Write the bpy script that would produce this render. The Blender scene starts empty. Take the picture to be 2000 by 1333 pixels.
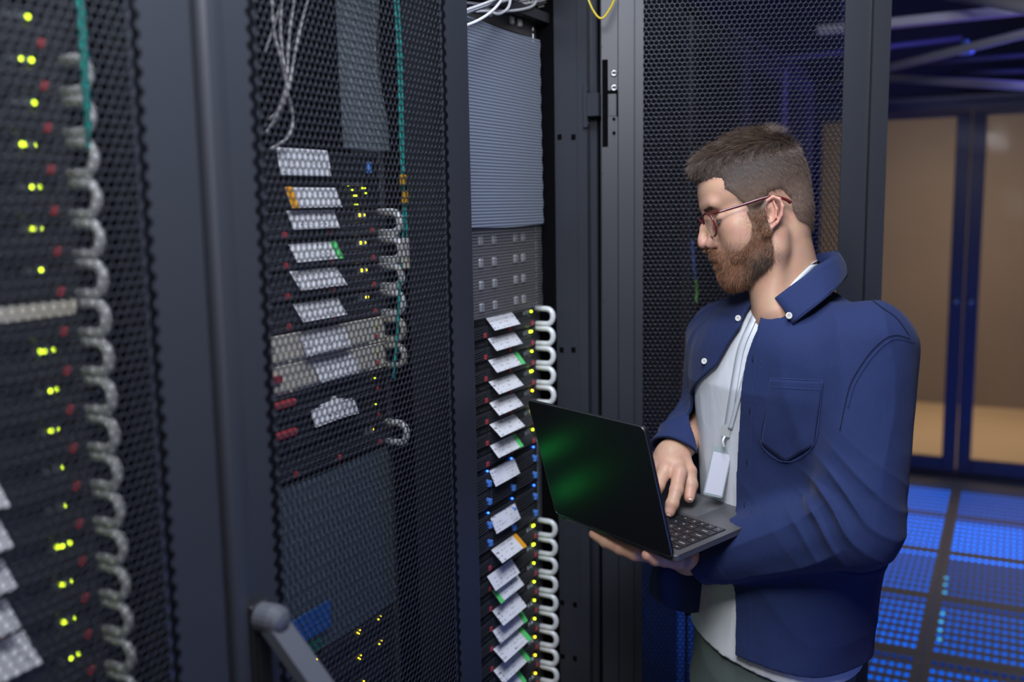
import bpy, math, random, time
import numpy as np
from mathutils import Matrix, Vector

random.seed(7); rng = np.random.default_rng(7)
SC = bpy.context.scene
COL = SC.collection
HC = 1.70                                   # camera height above the raised floor

# ------------------------------------------------------------------ camera
FPX = 1923.4
CR = np.array([0.4513795, -0.89218188, -0.01637161])
CU = np.array([0.13125405, 0.04823527, 0.9901746])
CF = np.array([0.88262615, 0.44909336, -0.1388749])
CO = np.array([0.0, 0.0, HC])
cam_d = bpy.data.cameras.new('camera'); cam = bpy.data.objects.new('camera', cam_d); COL.objects.link(cam)
cam_d.sensor_width = 36.0; cam_d.lens = FPX * 36.0 / 2000.0
cam_d.clip_start = 0.05; cam_d.clip_end = 60
cam_d.dof.use_dof = True; cam_d.dof.focus_distance = 1.72; cam_d.dof.aperture_fstop = 2.1
M = Matrix.Identity(4)
for i in range(3):
    M[i][0] = CR[i]; M[i][1] = CU[i]; M[i][2] = -CF[i]; M[i][3] = CO[i]
cam.matrix_world = M
SC.camera = cam
SC.view_settings.view_transform = 'Standard'; SC.view_settings.look = 'None'
SC.view_settings.gamma = 1.0; SC.view_settings.use_curve_mapping = False
SC.view_settings.exposure = 0.0

# ------------------------------------------------------------------ world and lights
W = bpy.data.worlds.new('night_room'); SC.world = W; W.use_nodes = True
W.node_tree.nodes['Background'].inputs[0].default_value = (0.10, 0.13, 0.22, 1)
W.node_tree.nodes['Background'].inputs[1].default_value = 0.05

def area(name, loc, target, size, power, color, size_y=None, spread=None):
    d = bpy.data.lights.new(name, 'AREA'); d.energy = power; d.color = color
    d.shape = 'RECTANGLE'; d.size = size; d.size_y = size_y or size
    if spread: d.spread = math.radians(spread)
    o = bpy.data.objects.new(name, d); COL.objects.link(o)
    o.location = loc
    o.rotation_euler = (Vector(target) - Vector(loc)).to_track_quat('-Z', 'Y').to_euler()
    return o

COOL = (0.80, 0.87, 1.0); BLUE = (0.02, 0.14, 1.0); VIO = (0.20, 0.16, 1.0)
area('aisle_ceiling_lamp', (0.95, 0.22, 2.75), (1.1, 0.34, 0), 0.4, 28, COOL, 1.2)
area('photo_softbox', (0.45, 0.32, 2.35), (1.6, 0.48, 1.2), 0.4, 15.5, (0.97, 0.97, 1.0), 0.4)
area('photo_fill_lamp', (0.15, 0.0, 1.60), (1.2, 0.94, 1.1), 0.35, 1.5, (0.95, 0.96, 1.0), 0.35)
area('added_floor_fill_far', (3.9, -1.5, 2.1), (4.9, 0.2, 0), 0.3, 7, COOL, 0.6, 90)  # unseen fill added to brighten the far floor tiles
area('blue_floor_lamp_near', (1.1, -0.95, 0.12), (1.25, 0.8, 0.55), 0.25, 3, BLUE, 1.2, 100)
area('blue_floor_lamp_far', (4.6, -0.75, 0.20), (6.4, 0.3, 0.6), 0.4, 9, BLUE, 1.6, 110)
area('blue_cove_lamp', (4.3, -1.4, 2.35), (4.6, 0.3, 2.62), 0.2, 20, VIO, 1.6, 90)
area('lobby_lamp_one', (7.1, 0.3, 2.9), (8.7, 0.3, 0.9), 0.9, 27, (1.0, 0.86, 0.74), 1.6)
area('lobby_lamp_two', (7.6, 0.3, 3.0), (7.6, 0.3, 0), 0.9, 26, (1.0, 0.74, 0.48), 1.4, 100)
area('blue_lamp_behind_rack', (3.4, 0.30, 0.10), (2.3, 0.80, 0.35), 0.15, 1.2, BLUE, 0.5)

# ------------------------------------------------------------------ helpers
def PX(x, y, d):
    """world point that lies d metres deep along the view axis at pixel (x, y)"""
    return CO + (CF + (x - 1000) / FPX * CR - (y - 666.5) / FPX * CU) * d
def onY(x, y, Y):
    v = CF + (x - 1000) / FPX * CR - (y - 666.5) / FPX * CU
    return CO + v * (Y / v[1])
def onX(x, y, X):
    v = CF + (x - 1000) / FPX * CR - (y - 666.5) / FPX * CU
    return CO + v * (X / v[0])

MATS = {}
def mat(name, color, rough=0.5, metal=0.0, emit=None, estr=0.0, bump=0.0, bscale=40.0, alpha=1.0, trans=0.0, spec=0.5, var=0.0, vscale=6.0, coat=0.0):
    if name in MATS: return MATS[name]
    m = bpy.data.materials.new(name); m.use_nodes = True
    nt = m.node_tree; b = nt.nodes['Principled BSDF']
    c = tuple(color) + (1.0,)
    b.inputs['Base Color'].default_value = c
    b.inputs['Roughness'].default_value = rough; b.inputs['Metallic'].default_value = metal
    b.inputs['Specular IOR Level'].default_value = spec
    b.inputs['Coat Weight'].default_value = coat
    b.inputs['Transmission Weight'].default_value = trans
    b.inputs['Alpha'].default_value = alpha
    if emit is not None:
        b.inputs['Emission Color'].default_value = tuple(emit) + (1.0,); b.inputs['Emission Strength'].default_value = estr
    if bump or var:
        tc = nt.nodes.new('ShaderNodeTexCoord')
        if bump:
            n = nt.nodes.new('ShaderNodeTexNoise'); n.inputs['Scale'].default_value = bscale; n.inputs['Detail'].default_value = 4
            nt.links.new(tc.outputs['Object'], n.inputs['Vector'])
            bp = nt.nodes.new('ShaderNodeBump'); bp.inputs['Strength'].default_value = bump; bp.inputs['Distance'].default_value = 0.002
            nt.links.new(n.outputs['Fac'], bp.inputs['Height']); nt.links.new(bp.outputs['Normal'], b.inputs['Normal'])
        if var:
            n2 = nt.nodes.new('ShaderNodeTexNoise'); n2.inputs['Scale'].default_value = vscale; n2.inputs['Detail'].default_value = 5
            nt.links.new(tc.outputs['Object'], n2.inputs['Vector'])
            mx = nt.nodes.new('ShaderNodeMix'); mx.data_type = 'RGBA'
            mx.inputs[6].default_value = tuple(v * (1 - var) for v in color) + (1,); mx.inputs[7].default_value = tuple(min(1, v * (1 + var)) for v in color) + (1,)
            nt.links.new(n2.outputs['Fac'], mx.inputs[0]); nt.links.new(mx.outputs[2], b.inputs['Base Color'])
    MATS[name] = m
    return m

def wloc(o):
    v = np.zeros(3)
    while o is not None:
        v = v + np.array(o.location); o = o.parent
    return v

def raw(name, V, F, m, parent=None, smooth=False, origin=None):
    """mesh object from world-space vertices"""
    V = np.asarray(V, float).reshape(-1, 3)
    loc = np.zeros(3)
    if parent is not None: loc = wloc(parent)
    elif origin is not None: loc = np.asarray(origin, float)
    me = bpy.data.meshes.new(name)
    me.from_pydata((V - loc).tolist(), [], F if isinstance(F, list) else F.tolist())
    if isinstance(m, (list, tuple)):
        for mm in m: me.materials.append(mm)
    elif m is not None: me.materials.append(m)
    o = bpy.data.objects.new(name, me); COL.objects.link(o)
    if parent is not None: o.parent = parent
    else: o.location = loc
    if smooth:
        me.polygons.foreach_set('use_smooth', np.ones(len(me.polygons), bool))
    me.update()
    return o

def tag(o, label=None, cat=None, group=None, kind=None):
    if label: o['label'] = label
    if cat: o['category'] = cat
    if group: o['group'] = group
    if kind: o['kind'] = kind
    return o
def thing(name, loc, label, cat, group=None):
    o = bpy.data.objects.new(name, None); COL.objects.link(o); o.location = tuple(loc); o.empty_display_size = 0.05
    return tag(o, label, cat, group)
def ctree(o, parent=None, off=None):
    c = o.copy(); COL.objects.link(c); c.parent = parent
    if off is not None: c.location = (o.location[0] + off[0], o.location[1] + off[1], o.location[2] + off[2])
    for ch in list(o.children): ctree(ch, c)
    return c

class MB:
    def __init__(s): s.V = []; s.F = []; s.n = 0
    def add(s, V, F):
        V = np.asarray(V, float).reshape(-1, 3); s.V.append(V)
        s.F += [[i + s.n for i in f] for f in F]; s.n += len(V)
    def box(s, x0, x1, y0, y1, z0, z1, b=0.0):
        if b <= 0:
            V = [(x, y, z) for x in (x0, x1) for y in (y0, y1) for z in (z0, z1)]
            s.add(V, [[0, 1, 3, 2], [4, 6, 7, 5], [0, 4, 5, 1], [2, 3, 7, 6], [0, 2, 6, 4], [1, 5, 7, 3]]); return s
        # bevelled box: 24 vertices
        V = []; idx = {}
        X = (x0, x1); Y = (y0, y1); Z = (z0, z1)
        for i in (0, 1):
            for j in (0, 1):
                for k in (0, 1):
                    p = np.array([X[i], Y[j], Z[k]]); d = np.array([1 - 2 * i, 1 - 2 * j, 1 - 2 * k]) * b
                    for a in range(3):
                        q = p + d; q[a] = p[a]; idx[(i, j, k, a)] = len(V); V.append(q)
        F = []
        for a in range(3):
            o = [c for c in range(3) if c != a]
            for sd in (0, 1):
                f = []
                for (u, v) in ((0, 0), (1, 0), (1, 1), (0, 1)):
                    t = [0, 0, 0]; t[a] = sd; t[o[0]] = u; t[o[1]] = v; f.append(idx[(t[0], t[1], t[2], a)])
                F.append(f)
            for u in (0, 1):
                for v in (0, 1):   # edge along axis a
                    t0 = [0, 0, 0]; t0[o[0]] = u; t0[o[1]] = v; t1 = list(t0); t1[a] = 1
                    F.append([idx[tuple(t0) + (o[0],)], idx[tuple(t1) + (o[0],)], idx[tuple(t1) + (o[1],)], idx[tuple(t0) + (o[1],)]])
        for i in (0, 1):
            for j in (0, 1):
                for k in (0, 1): F.append([idx[(i, j, k, a)] for a in range(3)])
        s.add(V, F); return s
    def obox(s, c, ax, ay, az, hx, hy, hz):
        c = np.asarray(c, float)
        V = [c + np.asarray(ax) * hx * i + np.asarray(ay) * hy * j + np.asarray(az) * hz * k for i in (-1, 1) for j in (-1, 1) for k in (-1, 1)]
        s.add(V, [[0, 1, 3, 2], [4, 6, 7, 5], [0, 4, 5, 1], [2, 3, 7, 6], [0, 2, 6, 4], [1, 5, 7, 3]]); return s
    def prism(s, P2, axis, a0, a1):
        """closed polygon in the two other axes, extruded along axis"""
        n = len(P2); V = []
        for a in (a0, a1):
            for (u, v) in P2:
                q = [u, v]; q.insert(axis, a); V.append(q)
        F = [[i, (i + 1) % n, (i + 1) % n + n, i + n] for i in range(n)] + [list(range(n))[::-1], list(range(n, 2 * n))]
        s.add(V, F); return s
    def tube(s, P, r, seg=8, closed=False, caps=True):
        P = np.asarray(P, float); n = len(P)
        R = np.full(n, r) if np.isscalar(r) else np.asarray(r, float)
        T = np.gradient(P, axis=0)
        if closed: T = np.roll(P, -1, 0) - np.roll(P, 1, 0)
        T /= np.linalg.norm(T, axis=1)[:, None] + 1e-12
        up = np.array([0, 0, 1.0]) if abs(T[0][2]) < 0.9 else np.array([1.0, 0, 0])
        N = np.cross(T[0], up); N /= np.linalg.norm(N); V = []
        for i in range(n):
            N = N - T[i] * (N @ T[i]); N /= np.linalg.norm(N) + 1e-12; B = np.cross(T[i], N)
            for k in range(seg):
                a = 2 * math.pi * k / seg; V.append(P[i] + (N * math.cos(a) + B * math.sin(a)) * R[i])
        F = []
        m = n if closed else n - 1
        for i in range(m):
            j = (i + 1) % n
            for k in range(seg): F.append([i * seg + k, i * seg + (k + 1) % seg, j * seg + (k + 1) % seg, j * seg + k])
        if caps and not closed: F += [list(range(seg))[::-1], [(n - 1) * seg + k for k in range(seg)]]
        s.add(V, F); return s
    def cyl(s, p0, p1, r, seg=16): return s.tube([p0, p1], r, seg)
    def disc_stack(s, c, ax, prof, seg=24):
        """lathe: prof = [(height along ax, radius)]"""
        c = np.asarray(c, float); ax = np.asarray(ax, float); ax /= np.linalg.norm(ax)
        up = np.array([0, 0, 1.0]) if abs(ax[2]) < 0.9 else np.array([1.0, 0, 0])
        N = np.cross(ax, up); N /= np.linalg.norm(N); B = np.cross(ax, N); V = []
        for h, r in prof:
            for k in range(seg):
                a = 2 * math.pi * k / seg; V.append(c + ax * h + (N * math.cos(a) + B * math.sin(a)) * r)
        n = len(prof)
        F = [[i * seg + k, i * seg + (k + 1) % seg, (i + 1) * seg + (k + 1) % seg, (i + 1) * seg + k] for i in range(n - 1) for k in range(seg)]
        F += [list(range(seg))[::-1], [(n - 1) * seg + k for k in range(seg)]]
        s.add(V, F); return s
    def build(s, name, m, parent=None, smooth=False, origin=None):
        return raw(name, np.concatenate(s.V), s.F, m, parent, smooth, origin)

def smooth_path(P, n=40):
    """Catmull-Rom through the points"""
    P = np.asarray(P, float); Q = np.vstack([2 * P[0] - P[1], P, 2 * P[-1] - P[-2]]); out = []
    m = len(P) - 1; per = max(2, n // m)
    for i in range(m):
        for t in np.linspace(0, 1, per, endpoint=False):
            p0, p1, p2, p3 = Q[i:i + 4]
            out.append(0.5 * (2 * p1 + (p2 - p0) * t + (2 * p0 - 5 * p1 + 4 * p2 - p3) * t * t + (3 * p1 - p0 - 3 * p2 + p3) * t ** 3))
    out.append(P[-1]); return np.array(out)
# ------------------------------------------------------------------ materials
M_CAB = mat('black_cabinet_steel', (0.034, 0.038, 0.050), 0.40, 0.15, bump=0.05, bscale=900)
M_CABIN = mat('dark_cabinet_inside', (0.02, 0.022, 0.03), 0.6, 0.2)
M_VOID = mat('unlit_hollow_black', (0.003, 0.003, 0.004), 0.95, spec=0.05)
M_MESH = mat('perforated_door_steel', (0.032, 0.037, 0.050), 0.30, 0.5)
M_DARK = mat('black_plastic', (0.010, 0.011, 0.014), 0.45)
M_RIB = mat('dark_grey_plastic', (0.032, 0.034, 0.042), 0.4)
M_ZINC = mat('zinc_steel', (0.62, 0.66, 0.72), 0.3, 0.9)
M_HANDLE = mat('brushed_light_metal', (0.80, 0.83, 0.88), 0.36, 0.12, bump=0.3, bscale=300)
M_RED = mat('red_latch_plastic', (0.45, 0.05, 0.06), 0.45)
M_BLUEP = mat('blue_latch_plastic', (0.10, 0.30, 0.85), 0.4)
M_BEIGE = mat('beige_front_panel', (0.74, 0.70, 0.60), 0.5)
M_LED = mat('yellow_green_led', (0.6, 0.8, 0.02), 0.4, emit=(0.62, 0.85, 0.02), estr=5.0)
M_LEDY = mat('yellow_led', (0.9, 0.7, 0.02), 0.4, emit=(1.0, 0.75, 0.02), estr=4.0)
M_LEDB = mat('blue_led', (0.05, 0.2, 0.9), 0.4, emit=(0.03, 0.15, 1.0), estr=5.0)
M_GREEN = mat('green_sticker', (0.12, 0.75, 0.20), 0.5)
M_ORANGE = mat('orange_sticker', (0.95, 0.42, 0.02), 0.5)
M_TEAL = mat('teal_cable', (0.01, 0.36, 0.34), 0.4)
M_WHITEC = mat('white_cable', (0.66, 0.66, 0.68), 0.45)
M_GREYC = mat('grey_cable', (0.34, 0.33, 0.34), 0.5)
M_AMBER = mat('amber_connector', (0.75, 0.38, 0.01), 0.4)

def paper_mat():
    m = bpy.data.materials.new('printed_paper_tag'); m.use_nodes = True; nt = m.node_tree; b = nt.nodes['Principled BSDF']
    b.inputs['Roughness'].default_value = 0.55
    tc = nt.nodes.new('ShaderNodeTexCoord'); mp = nt.nodes.new('ShaderNodeMapping'); mp.inputs['Scale'].default_value = (380, 60, 150)
    n = nt.nodes.new('ShaderNodeTexNoise'); n.inputs['Scale'].default_value = 1.0; n.inputs['Detail'].default_value = 1
    wv = nt.nodes.new('ShaderNodeTexWave'); wv.bands_direction = 'Z'; wv.inputs['Scale'].default_value = 48; wv.inputs['Distortion'].default_value = 0.0
    big = nt.nodes.new('ShaderNodeTexNoise'); big.inputs['Scale'].default_value = 42
    cr = nt.nodes.new('ShaderNodeMath'); cr.operation = 'GREATER_THAN'; cr.inputs[1].default_value = 0.56
    c2 = nt.nodes.new('ShaderNodeMath'); c2.operation = 'GREATER_THAN'; c2.inputs[1].default_value = 0.62
    c3 = nt.nodes.new('ShaderNodeMath'); c3.operation = 'GREATER_THAN'; c3.inputs[1].default_value = 0.5
    a = nt.nodes.new('ShaderNodeMath'); a.operation = 'MULTIPLY'; a2 = nt.nodes.new('ShaderNodeMath'); a2.operation = 'MULTIPLY'
    nt.links.new(tc.outputs['Object'], mp.inputs['Vector']); nt.links.new(mp.outputs[0], n.inputs['Vector'])
    nt.links.new(tc.outputs['Object'], wv.inputs['Vector']); nt.links.new(tc.outputs['Object'], big.inputs['Vector'])
    nt.links.new(n.outputs['Fac'], cr.inputs[0]); nt.links.new(wv.outputs['Fac'], c2.inputs[0]); nt.links.new(big.outputs['Fac'], c3.inputs[0])
    nt.links.new(cr.outputs[0], a.inputs[0]); nt.links.new(c2.outputs[0], a.inputs[1])
    nt.links.new(a.outputs[0], a2.inputs[0]); nt.links.new(c3.outputs[0], a2.inputs[1])
    mx = nt.nodes.new('ShaderNodeMix'); mx.data_type = 'RGBA'; mx.inputs[6].default_value = (0.88, 0.89, 0.95, 1); mx.inputs[7].default_value = (0.22, 0.22, 0.25, 1)
    nt.links.new(a2.outputs[0], mx.inputs[0]); nt.links.new(mx.outputs[2], b.inputs['Base Color'])
    return m
M_PAPER = paper_mat()

def ribbed(name, col, a0, a1, per, axis='Z', rough=0.35, tint_hi=None):
    """translucent ribbed plastic: ribs are more opaque than the valleys between"""
    m = bpy.data.materials.new(name); m.use_nodes = True; nt = m.node_tree; b = nt.nodes['Principled BSDF']
    b.inputs['Base Color'].default_value = col + (1,); b.inputs['Roughness'].default_value = rough
    tc = nt.nodes.new('ShaderNodeTexCoord'); wv = nt.nodes.new('ShaderNodeTexWave'); wv.bands_direction = axis
    wv.inputs['Scale'].default_value = 0.31416 / per * 1.0; wv.inputs['Distortion'].default_value = 0.25; wv.inputs['Detail Scale'].default_value = 0.4
    mr = nt.nodes.new('ShaderNodeMapRange'); mr.inputs['To Min'].default_value = a0; mr.inputs['To Max'].default_value = a1
    nt.links.new(tc.outputs['Object'], wv.inputs['Vector']); nt.links.new(wv.outputs['Fac'], mr.inputs['Value']); nt.links.new(mr.outputs[0], b.inputs['Alpha'])
    bp = nt.nodes.new('ShaderNodeBump'); bp.inputs['Distance'].default_value = 0.001; bp.inputs['Strength'].default_value = 0.7
    nt.links.new(wv.outputs['Fac'], bp.inputs['Height']); nt.links.new(bp.outputs[0], b.inputs['Normal'])
    return m
M_SHEET = ribbed('ribbed_translucent_plastic', (0.26, 0.26, 0.28), 0.08, 0.34, 0.0062)
M_SHEET2 = ribbed('ribbed_bluish_plastic', (0.30, 0.34, 0.43), 0.5, 0.86, 0.0062)
M_BUBBLE = ribbed('pale_bubble_sheet', (0.34, 0.40, 0.44), 0.22, 0.50, 0.009, 'DIAGONAL')
M_CURTAIN = ribbed('grey_green_plastic_panel', (0.20, 0.27, 0.30), 0.25, 0.6, 0.012, 'X')

# ------------------------------------------------------------------ the room shell
M_TILE = mat('grey_brown_floor_tile', (0.17, 0.15, 0.145), 0.45, 0.1, bump=0.08, bscale=300, var=0.15, vscale=3)
M_WALLD = mat('dark_wall_paint', (0.02, 0.024, 0.04), 0.7)
M_CEIL = mat('black_ceiling_paint', (0.006, 0.006, 0.010), 0.9)
M_NAVY = mat('navy_door_frame', (0.022, 0.028, 0.075), 0.35, 0.2)
M_LOBBYF = mat('tan_lobby_floor', (0.42, 0.34, 0.24), 0.5, var=0.1, vscale=2)
M_LOBBYW = mat('brown_lobby_wall', (0.23, 0.20, 0.18), 0.75, var=0.18, vscale=1.3)
def glass_mat():
    m = bpy.data.materials.new('door_glass'); m.use_nodes = True; nt = m.node_tree; nt.nodes.remove(nt.nodes['Principled BSDF'])
    g = nt.nodes.new('ShaderNodeBsdfGlossy'); g.inputs['Roughness'].default_value = 0.06; g.inputs['Color'].default_value = (0.9, 0.92, 1, 1)
    t = nt.nodes.new('ShaderNodeBsdfTransparent'); t.inputs['Color'].default_value = (0.86, 0.84, 0.82, 1)
    fr = nt.nodes.new('ShaderNodeFresnel'); fr.inputs['IOR'].default_value = 1.10; mx = nt.nodes.new('ShaderNodeMixShader')
    nt.links.new(fr.outputs[0], mx.inputs[0]); nt.links.new(t.outputs[0], mx.inputs[1]); nt.links.new(g.outputs[0], mx.inputs[2])
    nt.links.new(mx.outputs[0], nt.nodes['Material Output'].inputs['Surface']); return m
M_GLASS = glass_mat()

PY0 = 0.225                                    # a seam of the floor grid
def struct(name, mb, m): return tag(mb.build(name, m), kind='structure')
# floor: solid plates, with openings where the perforated tiles lie
perf = []
f = MB()
XR = [6.2 - 0.6 * i for i in range(0, 12)]     # seam lines along the aisle
for i in range(11):
    x1 = XR[i]; x0 = x1 - 0.6
    for j in range(-4, 5):
        y0 = PY0 + 0.6 * j; y1 = y0 + 0.6
        if j in (0, -1, -2) and i < 6: perf.append((x0, x1, y0, y1, i, j)); continue
        f.box(x0 + .001, x1 - .001, y0 + .001, y1 - .001, -0.035, 0.0)
f.box(6.201, 6.36, PY0 - 2.4, PY0 + 3.0, -0.035, 0)
f.box(-2.6, -0.402, PY0 - 2.4, PY0 + 3.0, -0.035, 0)
struct('floor', f, M_TILE)
M_PLEN = mat('dark_underfloor', (0.05, 0.06, 0.10), 0.7)
f = MB().box(-0.5, 6.36, PY0 - 2.4, PY0 + 3.0, -0.42, -0.40); o = struct('floor_underlay', f, M_PLEN)
o.name = 'floor_slab'
f = MB().box(-2.6, 6.6, PY0 - 2.4, PY0 + 3.0, 3.05, 3.1); struct('ceiling', f, M_CEIL)
f = MB().box(-2.6, 6.36, PY0 - 2.5, PY0 - 2.4, -0.4, 3.05); struct('wall_right', f, M_WALLD)
f = MB().box(-2.6, 6.36, PY0 + 3.0, PY0 + 3.1, -0.4, 3.05); struct('wall_left', f, M_WALLD)
f = MB().box(-2.7, -2.6, PY0 - 2.5, PY0 + 3.1, -0.4, 3.05); struct('wall_back', f, M_WALLD)
# far wall with its glazed doors
GX = 6.38
f = MB().box(GX, GX + .12, PY0 - 2.4, PY0 + 3.0, 2.275, 3.05).box(GX, GX + .12, 1.35, PY0 + 3.0, 0, 2.275).box(GX, GX + .12, PY0 - 2.4, -1.1, 0, 2.275)
struct('wall_far', f, M_WALLD)
f = MB().box(GX - .03, GX + .13, -1.1, 1.35, 2.235, 2.275, .004).box(GX - .015, GX + .1, -1.1, 1.35, 2.19, 2.235, .004)
struct('trim_1', f, M_NAVY)
f = MB().box(GX - .03, GX + .13, -1.1, 1.35, 0.0, 0.03, .004); struct('trim_2', f, M_DARK)
def glass_door(n, y0, y1, hy):
    fr = MB()
    z0, z1 = .035, 2.185
    fr.box(GX, GX + .05, y0, y0 + .078, z0, z1, .004).box(GX, GX + .05, y1 - .078, y1, z0, z1, .004)
    fr.box(GX, GX + .05, y0 + .078, y1 - .078, z1 - .03, z1, .004).box(GX, GX + .05, y0 + .078, y1 - .078, z0, z0 + .085, .004)
    d = fr.build('door_%d' % n, M_NAVY, origin=(GX, y0, 0)); d['kind'] = 'structure'
    p = MB().box(GX + .02, GX + .028, y0 + .078, y1 - .078, z0 + .085, z1 - .03).build('glass_pane', M_GLASS, d)
    MB().disc_stack((GX - .0005, hy, 1.08), (-1, 0, 0), [(0, .018), (.006, .018), (.012, .012), (.03, .012)], 16).build('door_lock', M_ZINC, d, True)
glass_door(1, 0.247, 1.16, 0.285); glass_door(2, -0.69, 0.243, 0.205)
f = MB().box(GX + .12, 9.4, -2.6, 3.3, -.03, .002); struct('floor_lobby', f, M_LOBBYF)
f = MB().box(8.7, 8.8, -2.6, 3.3, 0, 3.1); struct('wall_lobby', f, M_LOBBYW)
f = MB().box(GX + .12, 8.8, -2.7, -2.6, 0, 3.1); struct('wall_lobby_right', f, M_LOBBYW)
f = MB().box(GX + .12, 8.8, 3.3, 3.4, 0, 3.1); struct('wall_lobby_left', f, M_LOBBYW)
f = MB().box(GX + .12, 8.8, -2.7, 3.4, 3.1, 3.2); struct('ceiling_lobby', f, M_LOBBYW)
# perforated floor tiles with blue light panels under them
M_PERF = mat('perforated_steel_tile', (0.17, 0.155, 0.16), 0.42, 0.2)
NX, NY = 8, 19
def perf_mesh():
    b = .026; L = .598
    px = (L - 2 * b) / NX; py = (L - 2 * b) / NY
    xs = [0, b]; 
    for i in range(NX): xs += [b + px * i + px * .24, b + px * (i + 1) - px * .24]
    xs += [L - b, L]
    ys = [0, b]
    for i in range(NY): ys += [b + py * i + py * .19, b + py * (i + 1) - py * .19]
    ys += [L - b, L]
    V = []; F = []
    nx, ny = len(xs), len(ys)
    for z in (0, -.004):
        for x in xs:
            for y in ys: V.append((x, y, z))
    def id(i, j, k): return k * nx * ny + i * ny + j
    hole = lambda i, j: 2 <= i < nx - 3 and 2 <= j < ny - 3 and i % 2 == 0 and j % 2 == 0
    for i in range(nx - 1):
        for j in range(ny - 1):
            if hole(i, j):
                c = [(i, j), (i + 1, j), (i + 1, j + 1), (i, j + 1)]
                for q in range(4): a, bb = c[q], c[(q + 1) % 4]; F.append([id(*a, 0), id(*bb, 0), id(*bb, 1), id(*a, 1)])
            else:
                F.append([id(i, j, 0), id(i + 1, j, 0), id(i + 1, j + 1, 0), id(i, j + 1, 0)]); F.append([id(i, j, 1), id(i, j + 1, 1), id(i + 1, j + 1, 1), id(i + 1, j, 1)])
    return V, F
PV, PF = perf_mesh()
pt = None
rowname = ['in the row against the glass doors', 'in the second row from the doors', 'in the third row from the doors', 'in the fourth row from the doors', 'in the fifth row from the doors', 'in the sixth row from the doors']
LEV = {(0, 0): .7, (1, 0): 1.0, (2, 0): .42, (3, 0): .42, (4, 0): .3, (5, 0): .2, (0, -1): .42, (1, -1): 1.15, (2, -1): .2, (3, -1): .3, (4, -1): .3, (5, -1): .3}
for (x0, x1, y0, y1, i, j) in perf:
    off = (x0 + .001, y0 + .001, 0)
    if pt is None:
        pt = raw('perforated_floor_tile', np.array(PV) + np.array(off), PF, M_PERF, origin=off); o = pt
    else:
        o = pt.copy(); COL.objects.link(o); o.location = off
    if j == 0: w = ', left of the seam'
    elif j == -1: w = ', right of the seam'
    else: w = ', at the far right side'
    tag(o, 'blue-lit perforated floor tile ' + rowname[i] + w, 'floor tile', 'perforated floor tiles lit blue from below')
    if j < -1: continue
    s = LEV[(i, j)]
    m = mat('blue_glow_%d_%d' % (i, j + 9), (0.02, 0.05, 0.2), 0.5, emit=(0.0, 0.155, 1.0), estr=3.0 * s)
    pn = MB().box(x0 + .03, x1 - .03, y0 + .03, y1 - .03, -.038, -.024)
    o = pn.build('light_panel', m, origin=(x0, y0, -.038))
    tag(o, 'blue light panel under tile ' + rowname[i] + w, 'floor light', 'blue light panels below the floor')
# overhead pipes and trays, lit violet
M_PIPE = mat('grey_painted_steel', (0.50, 0.50, 0.58), 0.4, 0.2)
M_PIPED = mat('dark_painted_steel', (0.06, 0.065, 0.10), 0.45, 0.2)
def pipe(a, b, X1, X2, r, nm, lab, m=M_PIPE, cat='pipe', flat=False, ext=.6):
    p = onX(*a, X1); q = onX(*b, X2)
    d = (q - p); p = p - d * ext; q = q + d * .5
    mb = MB()
    if flat:
        ax = (q - p) / np.linalg.norm(q - p); ay = np.cross([0, 0, 1], ax); ay /= np.linalg.norm(ay); az = np.cross(ax, ay)
        mb.obox((p + q) / 2, ax, ay, az, np.linalg.norm(q - p) / 2, r, r * .55)
    else: mb.cyl(p, q, r, 14)
    o = mb.build(nm, m, smooth=not flat, origin=p); tag(o, lab, cat); return o
pipe((1738, 46), (1990, 20), 4.4, 4.4, .03, 'ceiling_beam', 'topmost violet-lit ceiling beam crossing near the top edge', cat='beam', flat=True)
pipe((1900, -6), (2000, 12), 4.0, 3.8, .025, 'cable_conduit', 'short violet conduit in the top right corner', cat='conduit')
pipe((1740, 131), (2000, 66), 4.4, 4.0, .017, 'sprinkler_pipe', 'bright violet pipe sloping up towards the right')
pipe((1762, 154), (2000, 168), 4.9, 4.6, .018, 'sprinkler_pipe', 'bright violet pipe sloping slightly down, below the other bright pipe')
pipe((1820, 121), (2000, 108), 5.6, 5.6, .014, 'cable_conduit', 'thin dark blue conduit between the two bright violet pipes', M_PIPED, 'conduit')
pipe((1735, 91), (1830, 80), 5.4, 5.4, .014, 'cable_conduit', 'dim blue conduit just left of the sloping violet pipe', M_PIPED, 'conduit', False, 9.0)
pipe((1905, 141), (1985, 139), 5.6, 5.6, .012, 'cable_conduit', 'dim blue conduit just above the lower violet pipe', M_PIPED, 'conduit')
for i, (px, py) in enumerate(((1848, 1130), (1846, 1143), (1845, 1158), (1841, 1199), (1838, 1215), (1836, 1232), (1835, 1250))):  # glowing discs on the floor imitate underfloor LED glints through the holes
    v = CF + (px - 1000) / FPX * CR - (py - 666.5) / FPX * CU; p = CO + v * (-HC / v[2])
    o = MB().disc_stack(p + np.array([0, 0, -.001]), (0, 0, 1), [(0, .0075), (.0022, .0075), (.003, .005)], 14).build('led_glint_disc', mat('cyan_led_glint', (.1, .6, .8), .3, emit=(.08, .62, 1.0), estr=3.2 if i in (1, 4, 5) else 1.2), smooth=True, origin=p)
    tag(o, 'tiny cyan disc imitating an underfloor LED glint along the central seam of the blue-lit floor', 'glint disc', 'cyan glint discs on the floor')
o = [q for q in bpy.data.objects if q.get('label', '').startswith('dim blue conduit just left')][0]
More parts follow.
